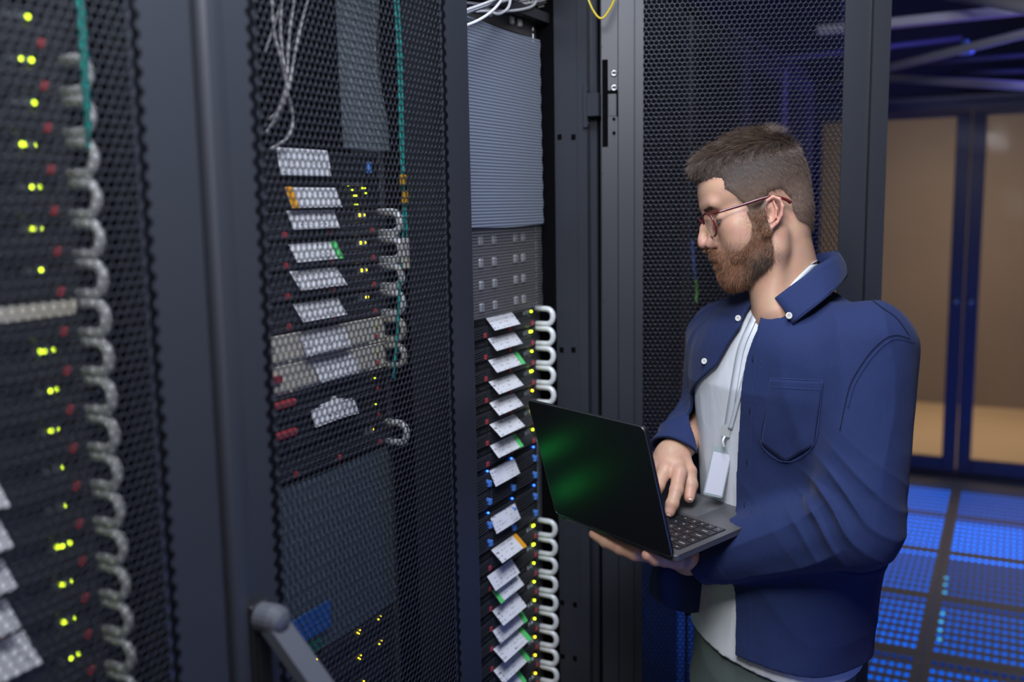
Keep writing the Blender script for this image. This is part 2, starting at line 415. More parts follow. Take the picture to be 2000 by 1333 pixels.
for w in (.35, .8):
    a_ = np.array(o.location) * (1 - w) + (onX(1830, 80, 5.4)) * w
    MB().cyl(a_, np.array([a_[0], a_[1], 3.055]), .005, 8).build('hanger_rod', M_PIPED, o, True)
def cluster(c, n, lab):
    b = MB(); p = onX(*c, 4.2)
    b.disc_stack(p + np.array([0, 0, .03]), (0, 0, -1), [(0, .012), (.03, .014), (.035, .03), (.05, .034), (.055, .02)], 16)
    tag(b.build('ceiling_sprinkler', mat('pale_blue_metal', (0.2, 0.45, 0.9), .3, .4), smooth=True, origin=p), lab, 'sprinkler')
cluster((1885, 94), 1, 'small bright blue sprinkler head under the sloping violet pipe')
# ------------------------------------------------------------------ racks
U = .04445; ZR = HC - .27274
def zl(k): return ZR - k * U                   # top line of rack unit k
B0 = [.22, .82, 1.42, 2.02, 2.62, 3.22, 3.82, 4.42]      # cabinet boundaries along the aisle
YF = .945                                      # plane of the equipment fronts
PIT = .01073

def hexsheet(x0, ncol, z0, z1, yf, yb):
    """perforated steel sheet: hexagonal cells with round-cornered holes, rows alternately shifted"""
    R = PIT / math.sqrt(3); rz = PIT * math.sqrt(3) / 2; r = R * .85
    rows = int((z1 - z0) / rz)
    ang = np.radians(np.arange(6) * 60 + 30)
    oc, os_ = np.cos(ang), np.sin(ang)
    I, J = np.meshgrid(np.arange(-1, ncol + 1), np.arange(rows), indexing='ij')
    I = I.ravel(); J = J.ravel()
    cx = x0 + PIT * (I + .5 + .5 * (J % 2)); cz = z0 + rz * (J + .5)
    hole = (I >= 0) & (I < ncol)
    cx_h, cz_h = cx[hole], cz[hole]; n = len(cx_h)
    V = np.empty((n, 24, 3))
    for k, (rad, y) in enumerate(((R, yf), (r, yf), (R, yb), (r, yb))):
        V[:, k * 6:(k + 1) * 6, 0] = cx_h[:, None] + oc * rad; V[:, k * 6:(k + 1) * 6, 1] = y; V[:, k * 6:(k + 1) * 6, 2] = cz_h[:, None] + os_ * rad
    q = []
    for a in range(6):
        b = (a + 1) % 6
        q += [[a, b, 6 + b, 6 + a], [6 + a, 6 + b, 18 + b, 18 + a], [12 + b, 12 + a, 18 + a, 18 + b]]
    F = (np.array(q)[None] + (np.arange(n) * 24)[:, None, None]).reshape(-1, 4)
    # solid half cells at both ends
    cs, zs = cx[~hole], cz[~hole]; m = len(cs)
    Vs = np.empty((m, 12, 3))
    for k, y in enumerate((yf, yb)):
        Vs[:, k * 6:(k + 1) * 6, 0] = cs[:, None] + oc * R; Vs[:, k * 6:(k + 1) * 6, 1] = y; Vs[:, k * 6:(k + 1) * 6, 2] = zs[:, None] + os_ * R
    Fs = np.array([[0, 1, 2, 3], [0, 3, 4, 5], [9, 8, 7, 6], [11, 10, 9, 6]])
    Fs = (Fs[None] + (np.arange(m) * 12)[:, None, None] + n * 24).reshape(-1, 4)
    return np.concatenate([V.reshape(-1, 3), Vs.reshape(-1, 3)]), np.concatenate([F, Fs])

DW = .588; DZ0, DZ1 = .075, 2.185
HX, HF = hexsheet(-.5075, 39, .13, 2.13, .0, .0016)
def fast_mesh(name, V, F4, m):
    me = bpy.data.meshes.new(name)
    me.vertices.add(len(V)); me.vertices.foreach_set('co', np.asarray(V, np.float32).ravel())
    me.loops.add(F4.size); me.loops.foreach_set('vertex_index', F4.astype(np.int32).ravel())
    me.polygons.add(len(F4)); me.polygons.foreach_set('loop_start', np.arange(len(F4), dtype=np.int32) * 4)
    me.materials.append(m); me.update(calc_edges=True); return me
ME_SHEET = fast_mesh('perforated_sheet', HX, HF, M_MESH)

def door_meshes():
    fr = MB()
    L = -DW
    # folded steel frame: stiles, rails and the return lips behind them
    fr.prism([(L, .006), (L + .002, .002), (L + .007, -.0015), (L + .016, -.003), (L + .028, -.0015), (L + .033, .0), (-.503, .0), (-.5, .0008), (-.5, .0025), (L + .034, .0025), (L + .034, .022), (L, .022)], 2, DZ0, DZ1)
    fr.prism([(-.088, .0025), (-.088, .0008), (-.085, 0), (-.006, 0), (-.002, .002), (0, .006), (0, .022), (-.034, .022), (-.034, .0025)], 2, DZ0, DZ1)
    fr.box(-.5, -.086, 0, .0025, 2.12, DZ1).box(-.5, -.086, 0, .0025, DZ0, .14)
    fr.box(L + .034, -.034, .004, .022, 2.15, DZ1, .001).box(L + .034, -.034, .004, .022, DZ0, .11, .001)
    return fr
def inner_plate():
    p = MB()
    p.box(-.068, -.036, .0225, .0245, DZ0 + .01, DZ1 - .01)
    p.box(-.088, -.071, .0025, .006, DZ0 + .03, DZ1 - .03)
    p.box(-DW + .036, -.5, .0025, .0065, DZ0 + .03, DZ1 - .03)
    return p

def make_door(name_parent, hx, hy, ang, lean_handle=False):
    """the door as a part of its rack: frame mesh > perforated_panel, handle, hinge"""
    d = door_meshes().build('door', M_CAB)
    d.location = (hx - wloc(name_parent)[0], hy - wloc(name_parent)[1], -wloc(name_parent)[2])
    d.rotation_euler = (0, 0, math.radians(ang)); d.parent = name_parent
    s = bpy.data.objects.new('perforated_panel', ME_SHEET); COL.objects.link(s); s.parent = d
    return d

racks = []
NOTE = ['nearest cabinet with closed perforated door and yellow-green lights', 'middle cabinet with closed perforated door and swing handle', 'open cabinet with its perforated door swung wide behind the man']
for k in range(7):
    x0, x1 = B0[k], B0[k + 1]
    lab = ('black server cabinet, ' + NOTE[k]) if k < 3 else 'dark closed server cabinet seen through the open door, number %s past the open one' % ('first', 'second', 'third', 'fourth')[k - 3]
    if k >= 3: lab = 'dark closed server cabinet behind the open door, %s past the open cabinet' % ('first', 'second', 'third', 'fourth')[k - 3]
    t = thing('server_rack', ((x0 + x1) / 2, 1.3, 0), lab, 'server rack', 'row of black server cabinets')
    racks.append(t)
    for sx in (x0, x1):
        s = 1 if sx == x0 else -1
        a, b = sorted((sx + s * .0005, sx + s * .018))
        MB().box(a, b, .905, 1.86, .05, 2.21).build('side_panel', M_VOID, t)
    MB().box(x0 + .0005, x1 - .0005, .812, 1.86, 2.21, 2.235, .002).build('top_panel', M_CAB, t)
    MB().box(x0 + .0005, x1 - .0005, .812, 1.86, .0, .05).build('base', M_CABIN, t)
    MB().box(x0 + .0005, x1 - .0005, 1.86, 1.88, .0, 2.235).build('back_panel', M_CABIN, t)
    if k < 3:
        for sx, s in ((x0, 1), (x1, -1)):
            r = MB(); e = sx + s * .047
            a, b = sorted((e, e - s * .0025)); r.box(a, b, YF - .002, YF + .05, .06, 2.2)
            a, b = sorted((e, e - s * .022)); r.box(a, b, YF - .0005, YF + .0015, .06, 2.2)
            z = zl(-17)
            for i in range(44):
                for dz in (.0064, .0222, .038):
                    zz = zl(-17 + i) - dz
                    c = e - s * .012
                    r.box(c - .0045, c + .0045, YF - .0012, YF - .0004, zz - .0045, zz + .0045)
            r.build('mounting_rail', M_ZINC if k else M_RIB, t)
    # front corner posts
    for sx, s in ((x0, 1), (x1, -1)):
        p = MB()
        def bx(a, b, *r):
            a, b = sorted((a, b)); p.box(a, b, *r)
        bx(sx + s * .0005, sx + s * .020, .848, .9045, .05, 2.21)
        bx(sx + s * .0005, sx + s * .026, .826, .848, .05, 2.21)
        bx(sx + s * .0005, sx + s * .006, .812, .826, .05, 2.21)
        o = p.build('corner_post', M_CAB, t)
        if k == 2 and s == -1:
            h = MB()
            for (px, py) in ((1093, 268), (1120, 268), (1097, 684), (1120, 684), (1098, 1178), (1123, 1182), (1099, 1283), (1123, 1287)):
                q = onX(px, py, 2.0); h.box(1.9994, 2.0004, q[1] - .005, q[1] + .005, q[2] - .006, q[2] + .006)
            h.build('punched_hole', M_VOID, o)
    if k != 2:
        d = make_door(t, x1 - .009, .785, 0)
        if k == 1:
            # swing handle, swung out from its base plate near the closing edge
            piv = onY(543, 1212, .752); st = onY(530, 1240, .785)
            ax = np.array([piv[0] - .001, .7815, piv[2]])
            h = MB().box(ax[0] - .016, ax[0] + .016, .776, .785, piv[2] - .26, piv[2] + .018, .002)
            h.box(ax[0] - .011, ax[0] + .011, .7735, .776, piv[2] - .25, piv[2] - .02, .001)
            hb = h.build('handle', M_DARK, d); hb.parent = None; hb.parent = d
            hb.location = (0, 0, 0)
            hb.matrix_parent_inverse = Matrix.Identity(4)
            # move into the door frame's own axes
            me = hb.data; off = wloc(t) + np.array(d.location) - wloc(t)
            base = wloc(d)
            g = MB()
            g.disc_stack((ax[0], .776, piv[2]), (0, -1, 0), [(0, .018), (.02, .0185), (.029, .0165), (.034, .011), (.036, .004)], 20)
            end = onX(720, 1480, ax[0] + .012)
            p0 = np.array([ax[0], .757, piv[2] - .006]); dv = end - p0; dv /= np.linalg.norm(dv)
            side = np.array([1.0, 0, 0]); nrm = np.cross(side, dv)
            g.obox(p0 + dv * .125, dv, side, nrm, .125, .0165, .0075)
            g.build('handle', mat('grey_handle_plastic', (0.075, 0.08, 0.10), .38, bump=.05, bscale=500), d, False)
        rack_door = d
    else:
        # door swung open about 110 degrees on its right-hand hinges
        d = make_door(t, 2.0186, .8016, 110.35)
        def inside(mb, nm, m, sm=False):
            o = mb.build(nm, m, smooth=sm); o.parent = d; return o
        inside(inner_plate(), 'frame_lip', M_CAB)
        zc = lambda y: onX(1190, y, 2.03)[2]
        g = MB().box(-.0135, -.0015, .0221, .0235, zc(288), zc(120)); inside(g, 'hinge_slot', M_VOID)
        g = MB().box(-.031, -.0145, .0221, .0235, zc(229), zc(186), .0005); inside(g, 'hinge_plate', M_CAB)
        g = MB().box(-.0345, -.0135, .0221, .0262, zc(185.5), zc(180)).box(-.0345, -.0318, .0221, .0255, zc(230), zc(183)); inside(g, 'plate_gap', M_VOID)
        for y in (147, 175):
            g = MB(); c = np.array([-.0265, .0245, zc(y)])
            g.disc_stack(c, (0, 1, 0), [(0, .0066), (.001, .0066), (.0022, .0056), (.0024, .0036), (.0014, .0034)], 20); o = inside(g, 'screw', M_ZINC, True)
            g = MB().box(c[0] - .0048, c[0] + .0048, .0268, .0274, c[2] - .0009, c[2] + .0009); q = inside(g, 'screw_slot', M_DARK)
        g = MB().disc_stack((-.0262, .0245, zc(262)), (0, 1, 0), [(0, .0035), (.0006, .0035)], 14); g.disc_stack((-.0262, .0245, zc(235)), (0, 1, 0), [(0, .0032), (.0004, .0032)], 14); inside(g, 'bolt_hole', M_VOID)
        g = MB()
        for y in (95, 340, 585):
            g.disc_stack((-.0025, .022, zc(y)), (0, 1, 0), [(0, .002), (.0008, .002)], 8)
        inside(g, 'rivet', M_DARK)
        # hinge bracket on the post
        hz0, hz1 = onX(1152, 250, 2.0)[2], onX(1152, 166, 2.0)[2]
        g = MB().box(1.986, 1.9955, .822, .832, hz0, hz1, .001).box(1.984, 2.012, .796, .822, (hz0 + hz1) / 2 - .022, (hz0 + hz1) / 2 + .026, .001)
        for z in (hz0 + .008, hz1 - .01): g.disc_stack((1.9895, .8225, z), (0, -1, 0), [(0, .004), (.002, .004), (.003, .0025)], 12)
        g.build('hinge', M_CAB, t)

# ------------------------------------------------------------------ rack equipment
def curved_rib(x0, x1, z, y, sag, r=.0011, n=6):
    t = np.linspace(0, 1, n)
    return np.stack([x0 + (x1 - x0) * t, np.full(n, y), z - sag * np.sin(np.pi * t)], 1)

def u_handle(mb, x, zc, h=.034, out=.045, r=.0063):
    z0, z1 = zc - h / 2, zc + h / 2; rr = .015
    P = [(x, YF - .001, z1)]
    P += [(x, YF - (out - rr) - rr * math.sin(a), z1 - rr + rr * math.cos(a)) for a in np.linspace(0, math.pi / 2, 5)]
    P += [(x, YF - (out - rr) - rr * math.cos(a), z0 + rr - rr * math.sin(a)) for a in np.linspace(0, math.pi / 2, 5)]
    P += [(x, YF - .001, z0)]
    mb.tube(P, r, 10)

def tag_part(root, xa, xb, zt, h=.026, colour=None, end=1, lift=.020, droop=0.0, curl=.0):
    """printed paper tag: hinged along its top edge, lower edge standing out from the panel"""
    n = 7; V = []; F = []
    for i in range(n):
        t = i / (n - 1); x = xa + (xb - xa) * t
        for j in range(3):
            s = j / 2; V.append((x, YF - .006 - lift * s - curl * math.sin(math.pi * t) * s, zt - h * s * .93 - droop * t + curl * .5 * math.sin(math.pi * t)))
    for i in range(n - 1):
        for j in range(2): F.append([i * 3 + j, i * 3 + j + 1, i * 3 + j + 4, i * 3 + j + 3])
    V = np.array(V); Vb = V + np.array([0, .0006, 0]); m = len(V)
    F2 = [[a + m for a in f[::-1]] for f in F]
    rim = [0, 1, 2] + [i * 3 + 2 for i in range(1, n)] + [(n - 1) * 3 + 1, (n - 1) * 3] + [i * 3 for i in range(n - 2, 0, -1)]
    F3 = [[rim[i], rim[(i + 1) % len(rim)], rim[(i + 1) % len(rim)] + m, rim[i] + m] for i in range(len(rim))]
    o = raw('paper_tag', np.vstack([V, Vb]), F + F2 + F3, M_PAPER, root)
    o['label'] = 'white printed paper tag standing out from the front'
    if colour:
        w = .014; xs = (xb - w, xb + .001) if end else (xa - .001, xa + w)
        if end == 2: xs = (xb, xb + .016)
        V = []
        for x in xs:
            for s in (0, 1): V.append((x, YF - .0071 - lift * s, zt + .0008 - (h * .93 + .001) * s - (droop if end else 0)))
        V2 = [(a, b - .0006, c) for a, b, c in V]
        q = raw('colour_sticker', V + V2, [[0, 1, 3, 2], [4, 6, 7, 5], [0, 4, 5, 1], [2, 3, 7, 6], [0, 2, 6, 4], [1, 5, 7, 3]], M_GREEN if colour == 'green' else M_ORANGE, o)
        q['label'] = colour + ' sticker at the end of the tag'
    return o

def server(xr, k, label, group, handles=True, body=M_DARK, tagk=None, leds=(-.034,), bezel=None, name='rack_server', ledm=None):
    """one rack unit; xr = x of its right ear edge, k = unit number counted down from the reference line"""
    dk = .085 if xr < 1 else 0.0             # the nearest cabinet's rails sit a few millimetres lower
    z1 = zl(k + dk) - .0008; z0 = zl(k + dk + 1) + .0008; xl = xr - .4826
    t = thing(name, (xr - .2413, 1.2, z0), label, 'rack server', group)
    MB().box(xl + .024, xr - .024, YF + .001, 1.62, z0, z1).build('chassis', M_DARK, t)
    bz = MB().box(xl + .001, xr - .001, YF - .003, YF + .001, z0, z1, .0008).build('front_panel', body, t)
    bw = .1095
    for i in range(4):
        b1 = xr - .0245 - bw * (3 - i) + .0005 - .0; b0 = b1 - bw + .004
        if i == 0: b0 += .006
        d = MB().box(b0, b1, YF - .006, YF - .003, z0 + .002, z0 + .0275, .0008)
        for q in range(4): d.tube(curved_rib(b0 + .004, b1 - .013, z0 + .024 - q * .0052, YF - .0066, .0022), .0010, 4)
        db = d.build('drive_bay', M_RIB, t)
        MB().box(b1 - .010, b1 - .001, YF - .0085, YF - .005, z0 + .004, z0 + .0135, .0008).build('latch', M_RED, db)
    v = MB()
    for q in range(10): v.box(xl + .03 + q * .036, xl + .058 + q * .036, YF - .0036, YF - .003, z1 - .010, z1 - .006)
    v.build('air_vent', M_RIB, t)
    ear = M_ZINC if handles == 'zinc' else M_RIB
    for e in (xl, xr - .022): MB().box(e, e + .022, YF - .005, YF - .003, z0 + .001, z1 - .001, .0005).build('ear', M_RIB, t)
    if handles:
        for e in (xl + .010, xr - .004):
            h = MB(); u_handle(h, e, (z0 + z1) / 2); hh = h.build('handle', M_HANDLE, t, True); hh['label'] = 'silvery bow-shaped pull handle'
    for dx in leds:
        g = MB().disc_stack((xr + dx, YF - .003, z1 - .0085), (0, -1, 0), [(0, .0028), (.003, .0028), (.004, .0016)], 12)
        g.build('status_light', ledm or M_LED, t, True)
    cp = MB().box(xr - .058, xr - .046, YF - .0065, YF - .003, z1 - .013, z1 - .004).box(xr - .07, xr - .063, YF - .006, YF - .003, z1 - .013, z1 - .005)
    cp.build('port_socket', M_ZINC, t)
    if tagk:
        tag_part(t, xr - .240 + tagk.get('dx', 0), xr - .240 + tagk.get('dx', 0) + tagk.get('w', .112), z0 + .027 + (.018 if xr > 1.5 else .013) + tagk.get('dz', 0), tagk.get('h', .026), tagk.get('c'), tagk.get('end', 1), tagk.get('lift', .02), tagk.get('droop', 0), tagk.get('curl', 0))
    return t

ORD = ['topmost', 'second', 'third', 'fourth', 'fifth', 'sixth', 'seventh', 'eighth', 'ninth', 'tenth', 'eleventh', 'twelfth', 'thirteenth', 'fourteenth', 'fifteenth', 'sixteenth', 'seventeenth', 'eighteenth', 'nineteenth', 'twentieth']
XR1, XR2, XR3 = .774, 1.374, 1.974
# open cabinet: seven servers, two blade chassis, then more servers
G3a = 'one-unit servers below the ribbed plastic in the open cabinet'
tg = [dict(dz=-.002, dx=-.002, w=.115), dict(dx=.004, w=.118), dict(c='green', end=2, dx=.004), dict(dx=.004, lift=.024), dict(dx=.006, lift=.022, curl=.004), dict(dx=.004, lift=.026), dict(c='green', end=1, dx=.004, lift=.02)]
for i in range(7):
    k = i - 1
    lab = '%s server under the ribbed plastic in the open cabinet, %s tag' % (ORD[i], 'green-ended' if tg[i].get('c') else 'plain white')
    server(XR3, k, lab, G3a, handles=True, tagk=tg[i], leds=(-.030,) if i % 2 == 0 else (-.030, -.038), ledm=M_LED if i != 4 else M_LEDY)
G3c = 'two-unit blade chassis with blue latches in the open cabinet'
for i in range(2):
    k = 6 + 2 * i; z1 = zl(k) - .0008; z0 = zl(k + 2) + .0008; xl = XR3 - .4826
    t = thing('blade_chassis', (XR3 - .2413, 1.2, z0), ('upper' if i == 0 else 'lower') + ' black blade chassis with blue latches and a white tag, behind the laptop lid', 'server chassis', G3c)
    MB().box(xl + .024, XR3 - .024, YF + .001, 1.62, z0, z1).build('chassis', M_DARK, t)
    MB().box(xl + .001, XR3 - .001, YF - .003, YF + .001, z0, z1, .001).build('front_panel', M_DARK, t)
    for c in range(4):
        b1 = XR3 - .020 - .1095 * (3 - c); b0 = b1 - .106
        for r_ in range(2):
            zz = z0 + .0425 - r_ * .0385
            d = MB().box(b0, b1, YF - .006, YF - .003, zz, zz + .036, .0008)
            for q in range(5): d.tube(curved_rib(b0 + .004, b1 - .016, zz + .032 - q * .0062, YF - .0066, .003), .0010, 4)
            db = d.build('blade', M_RIB, t)
            h = MB().box(b1 - .013, b1 - .002, YF - .012, YF - .005, zz + .008, zz + .02, .001).box(b1 - .017, b1 - .012, YF - .010, YF - .005, zz + .016, zz + .024, .001)
            h.build('latch', M_BLUEP, db)
        g = MB().disc_stack((b1 - .008, YF - .003, z1 - .0045), (0, -1, 0), [(0, .002), (.0032, .002), (.004, .001)], 10)
        g.build('status_light', M_LEDB, t, True)
    MB().box(xl, xl + .02, YF - .005, YF - .003, z0, z1).build('ear', M_RIB, t); MB().box(XR3 - .008, XR3 - .003, YF - .007, YF - .003, z0, z1).build('ear', M_ZINC, t)
    MB().box(1.535, 1.612 - .02 * i, YF - .009, YF - .0062, z1 - .03 - .02 * i, z1 - .012 - .01 * i, .001).build('added_glow_bar', mat('green_glow', (.02, .3, .08), .4, emit=(.02, .9, .12), estr=3.2), t)  # glowing bar added only for the green reflection in the laptop lid
    tag_part(t, XR3 - .240, XR3 - .128, z1 - .006 - .012 * i, .034, None, lift=.014, curl=.003)
tg = [dict(c='orange', end=1, lift=.026), dict(dx=-.02, dz=-.006, lift=.02, h=.03), dict(c='green', end=0, lift=.02), dict(lift=.026, h=.03), dict(c='green', end=2, lift=.018), dict(c='green', end=2, lift=.028, dz=.004), dict(c='green', end=2, lift=.024), dict(c='green', end=1, lift=.02, dz=-.002), dict(lift=.022), dict(c='green', end=2, lift=.022)]
nm = {'orange': 'orange-ended', 'green': 'green-marked', None: 'plain white'}
for i in range(10):
    server(XR3, 10 + i, '%s server below the blade chassis in the open cabinet, %s tag' % (ORD[i], nm[tg[i].get('c')]), 'one-unit servers below the blade chassis', tagk=tg[i],
           leds=(-.032, -.039) if i in (0, 1) else (-.034,), ledm=M_LEDY if i > 5 else M_LED)
# blanking panels behind the ribbed plastic
proto = None
for i, k in enumerate(range(-15, -1)):
    z1 = zl(k) - .0008; z0 = zl(k + 1) + .0008; xl = XR3 - .4826
    lab = '%s blanking panel with paired silver clips behind the ribbed plastic' % ORD[i]
    if proto is None:
        proto = thing('blanking_panel', (XR3 - .2413, YF, z0), lab, 'blanking panel', 'blanking panels in the open cabinet')
        MB().box(xl + .001, XR3 - .001, YF - .003, YF + .02, z0, z1, .001).build('front_panel', mat('warm_grey_panel', (0.11, 0.10, 0.10), .5), proto)
        for x in (1.545, 1.60, 1.715, 1.772, 1.868, 1.905):
            MB().box(x - .009, x + .009, YF - .009, YF - .003, (z0 + z1) / 2 - .009, (z0 + z1) / 2 + .009, .003).build('clip', mat('bright_clip_metal', (.85, .85, .88), .3, .5), proto)
        pz = z0
    else:
        c = ctree(proto, None, (0, 0, z0 - pz)); c['label'] = lab
# ribbed plastic sheets hung in front of them
def wavy_sheet(name, x0, x1, z0, z1, y, m, lab, cat='plastic sheet', amp=.0015, wob=.004, right_wave=0.0):
    nx, nz = 14, 40; V = []; F = []
    for k, dy in enumerate((0, -.0012)):
        for i in range(nx):
            for j in range(nz):
                u, v = i / (nx - 1), j / (nz - 1)
                x = x0 + (x1 - x0) * u + (right_wave * math.sin(v * 9 + 1) * u) + wob * .2 * math.sin(j * 1.7) * (u == 1)
                z = z0 + (z1 - z0) * v + .002 * math.sin(u * 7) * (v in (0, 1))
                V.append((x, y + dy + amp * math.sin(u * 5 + v * 3), z))
    def id(k, i, j): return k * nx * nz + i * nz + j
    for i in range(nx - 1):
        for j in range(nz - 1):
            F.append([id(0, i, j), id(0, i, j + 1), id(0, i + 1, j + 1), id(0, i + 1, j)]); F.append([id(1, i, j), id(1, i + 1, j), id(1, i + 1, j + 1), id(1, i, j + 1)])
    o = raw(name, V, F, m, None, True, origin=((x0 + x1) / 2, y, z0)); tag(o, lab, cat); return o
wavy_sheet('plastic_sheet', 1.49, 1.966, zl(-1) + .002, 2.035, YF - .020, M_SHEET, 'long grey ribbed translucent plastic sheet over the blanking panels in the open cabinet', wob=.01)
wavy_sheet('plastic_sheet', 1.492, 1.964, HC - .047, 2.042, YF - .025, M_SHEET2, 'upper bluish ribbed plastic sheet doubling the top of the long sheet', wob=.012)
# shelf, network switch and white cables at the top of the open cabinet
t = thing('rack_shelf', (1.73, 1.1, 2.085), 'dark metal shelf at the top of the open cabinet under the white cables', 'shelf')
z = onY(1040, 36, .92)[2]
MB().box(1.44, 1.996, .915, 1.6, z, z + .004).box(1.44, 1.996, .913, .917, z, z + .02).build('shelf_board', M_RIB, t)
t = thing('network_switch', (1.73, 1.1, z + .004), 'black network switch on the top shelf with one yellow light', 'network switch')
MB().box(1.47, 1.975, .95, 1.4, z + .005, z + .048, .001).build('case', M_DARK, t)
q = onY(1046, 21, .947); MB().disc_stack((q[0], .95, q[2]), (0, -1, 0), [(0, .003), (.003, .003), (.004, .0015)], 12).build('status_light', M_LEDY, t, True)
g = MB()
for i in range(16): g.box(1.5 + i * .028, 1.519 + i * .028, .9485, .951, z + .012, z + .028)
g.build('port_socket', M_ZINC, t)
def cable(pts, r, m, lab, group=None, name='network_cable', n=48, yplane=None):
    P = [onY(a, b, c) for a, b, c in pts] if yplane is None else pts
    o = MB().tube(smooth_path(P, n), r, 8).build(name, m, smooth=True, origin=P[0]); tag(o, lab, 'cable', group); return o
GW = 'white cables gathered above the open cabinet'
LW = 'white network cable in the bundle above the open cabinet'
CB = [[(905, 22, .90), (960, 2, .89), (990, -12, .92)], [(900, 30, .91), (950, 12, .90), (1010, -6, .91), (1040, -20, .92)], [(880, 60, .86), (930, 42, .855), (965, 18, .86), (990, -15, .88)],
      [(960, 24, .905), (975, 27, .90), (993, 14, .895), (998, -14, .90)], [(905, 5, .93), (960, 8, .925), (1010, 3, .92), (1050, -8, .92)], [(930, 22, .925), (990, 22, .915), (1030, 16, .91), (1046, 5, .91), (1048, -14, .92)],
      [(915, 14, .935), (970, 18, .93), (1015, 9, .92), (1060, 1, .92), (1080, -10, .93)], [(1052, 13, .93), (1075, 9, .93), (1090, 6, .94)], [(925, -2, .95), (980, 4, .94), (1030, -2, .94)], [(905, 12, .95), (950, 20, .94), (985, 12, .94), (1025, 10, .93), (1062, 5, .925), (1100, -14, .93)]]
for c in CB: cable(c, .0030, M_WHITEC, LW, GW)
cable([(1090, 6, .94), (1100, 2, .94), (1108, -12, .94)], .003, M_TEAL, 'short teal fibre cable end beside the white bundle', name='fibre_cable')
t = thing('cable_connector', onY(1090, 5, .94), 'small amber connector between the white bundle and the teal fibre', 'connector')
g = MB(); q = onY(1090, 5, .938); g.box(q[0] - .006, q[0] + .006, .934, .942, q[2] - .004, q[2] + .006, .001); g.build('body', M_AMBER, t)
yg = MB(); P = [PX(1146, -8, 2.0), PX(1156, 16, 2.0), PX(1166, 31, 2.0), PX(1174, 36, 2.0), PX(1182, 31, 2.0), PX(1194, 12, 2.01), PX(1203, -8, 2.02)]
o = yg.tube(smooth_path(P, 36), .0023, 8).build('ground_wire', mat('yellow_cable', (0.62, 0.46, 0.02), .4), smooth=True, origin=P[0]); tag(o, 'yellow and green earth wire looping down beside the open door hinge', 'wire')
gs = MB().tube(smooth_path([p + np.array([-.0006, .0012, .0008]) for p in P[:4]], 20), .0016, 6).build('green_stripe', mat('green_cable', (0.03, 0.22, 0.10), .4), o, True)

# middle cabinet
G2 = 'one-unit servers behind the middle perforated door'
def box_unit(xr, k, lab, group, body, nu=1, name='rack_server', led=(), ledm=M_LED):
    z1 = zl(k) - .0008; z0 = zl(k + nu) + .0008; xl = xr - .4826
    t = thing(name, (xr - .2413, 1.2, z0), lab, 'rack server' if 'switch' not in name else 'network switch', group)
    MB().box(xl + .024, xr - .024, YF + .001, 1.6, z0, z1).build('chassis', M_DARK, t)
    MB().box(xl + .001, xr - .001, YF - .006, YF + .001, z0, z1, .001).build('front_panel', body, t)
    for (dx, dz) in led:
        MB().disc_stack((xr + dx, YF - .006, z1 - dz), (0, -1, 0), [(0, .0014), (.0020, .0014), (.0026, .0008)], 10).build('status_light', ledm, t, True)
    return t, z0, z1
t, z0, z1 = box_unit(XR2, -8, 'dark storage unit with blue tabs and a large white tag, topmost in the middle cabinet', G2, M_DARK)
for x in (.93, 1.335): MB().box(x, x + .009, YF - .012, YF - .006, z0 + .012, z0 + .03, .001).build('latch', M_BLUEP, t)
tag_part(t, 1.118, 1.236, z1 + .002, .042, lift=.006)
t, z0, z1 = box_unit(XR2, -7, 'dark switch with a cluster of lights and an orange-ended tag in the middle cabinet', G2, M_DARK, led=[(-.075, .022), (-.07, .022), (-.09, .006), (-.045, .010), (-.052, .010), (-.043, .018), (-.073, .036), (-.068, .036), (-.08, .013)], ledm=M_LED)
g = MB()
for i in range(6): g.box(1.27 + i * .009, 1.2755 + i * .009, YF - .009, YF - .006, z1 - .007, z1 - .002)
g.build('port_socket', M_ZINC, t)
tag_part(t, 1.132, 1.252, z0 + .033, .032, 'orange', 0, lift=.012)
tg2 = [dict(h=.030, lift=.012, dz=.004, w=.11), dict(c='green', h=.028, lift=.016, w=.11), dict(h=.03, lift=.02, dz=.005, w=.112), dict(h=.028, lift=.018, dz=.001, dx=.004, w=.108)]
for i in range(4):
    server(XR2, -6 + i, '%s silver-handled server in the middle cabinet, above the beige ones, %s tag' % (ORD[i], nm[tg2[i].get('c')]), G2, tagk=tg2[i], leds=(-.048, -.060) if i != 3 else (-.045, -.053), ledm=M_LEDY)
for i in range(2):
    k = -2 + i
    t, z0, z1 = box_unit(XR2, k, '%s of the two beige-fronted servers in the middle cabinet' % ('upper', 'lower')[i], 'beige-fronted servers', M_BEIGE)
    h = MB(); u_handle(h, XR2 - .004, (z0 + z1) / 2, r=.0056); hh = h.build('handle', mat('worn_pale_metal', (.66, .63, .58), .4, .3, bump=.2, bscale=300), t, True)
    g = MB()
    for q in range(4):
        b1 = XR2 - .052 - .1 * (3 - q); g.box(b1 - .094, b1, YF - .0085, YF - .006, z0 + .004, z0 + .016, .0008)
    g.build('drive_bay', mat('pale_beige_plastic', (.70, .66, .56), .5), t)
    for dx, rr, mm in ((-.028, .0042, M_RED), (-.062, .003, M_RED), (-.026, .0036, M_LEDY)):
        zz = z0 + .011 if mm is M_RED else z0 + .027
        MB().disc_stack((XR2 + dx, YF - .006, zz), (0, -1, 0), [(0, rr), (.002, rr), (.003, rr * .5)], 12).build('push_button' if mm is M_RED else 'status_light', mm if mm is M_RED else mat('pale_yellow_light', (.75, .7, .2), .4), t, True)
    tag_part(t, 1.15 + .03 * i, 1.262 + .02 * i, z0 + .034, .030, lift=.012, curl=.004)
    if i == 1:
        g = MB().box(.93, 1.10, YF - .014, YF - .006, z0 + .020, z0 + .031, .002); g.build('release_bar', M_RED, t)
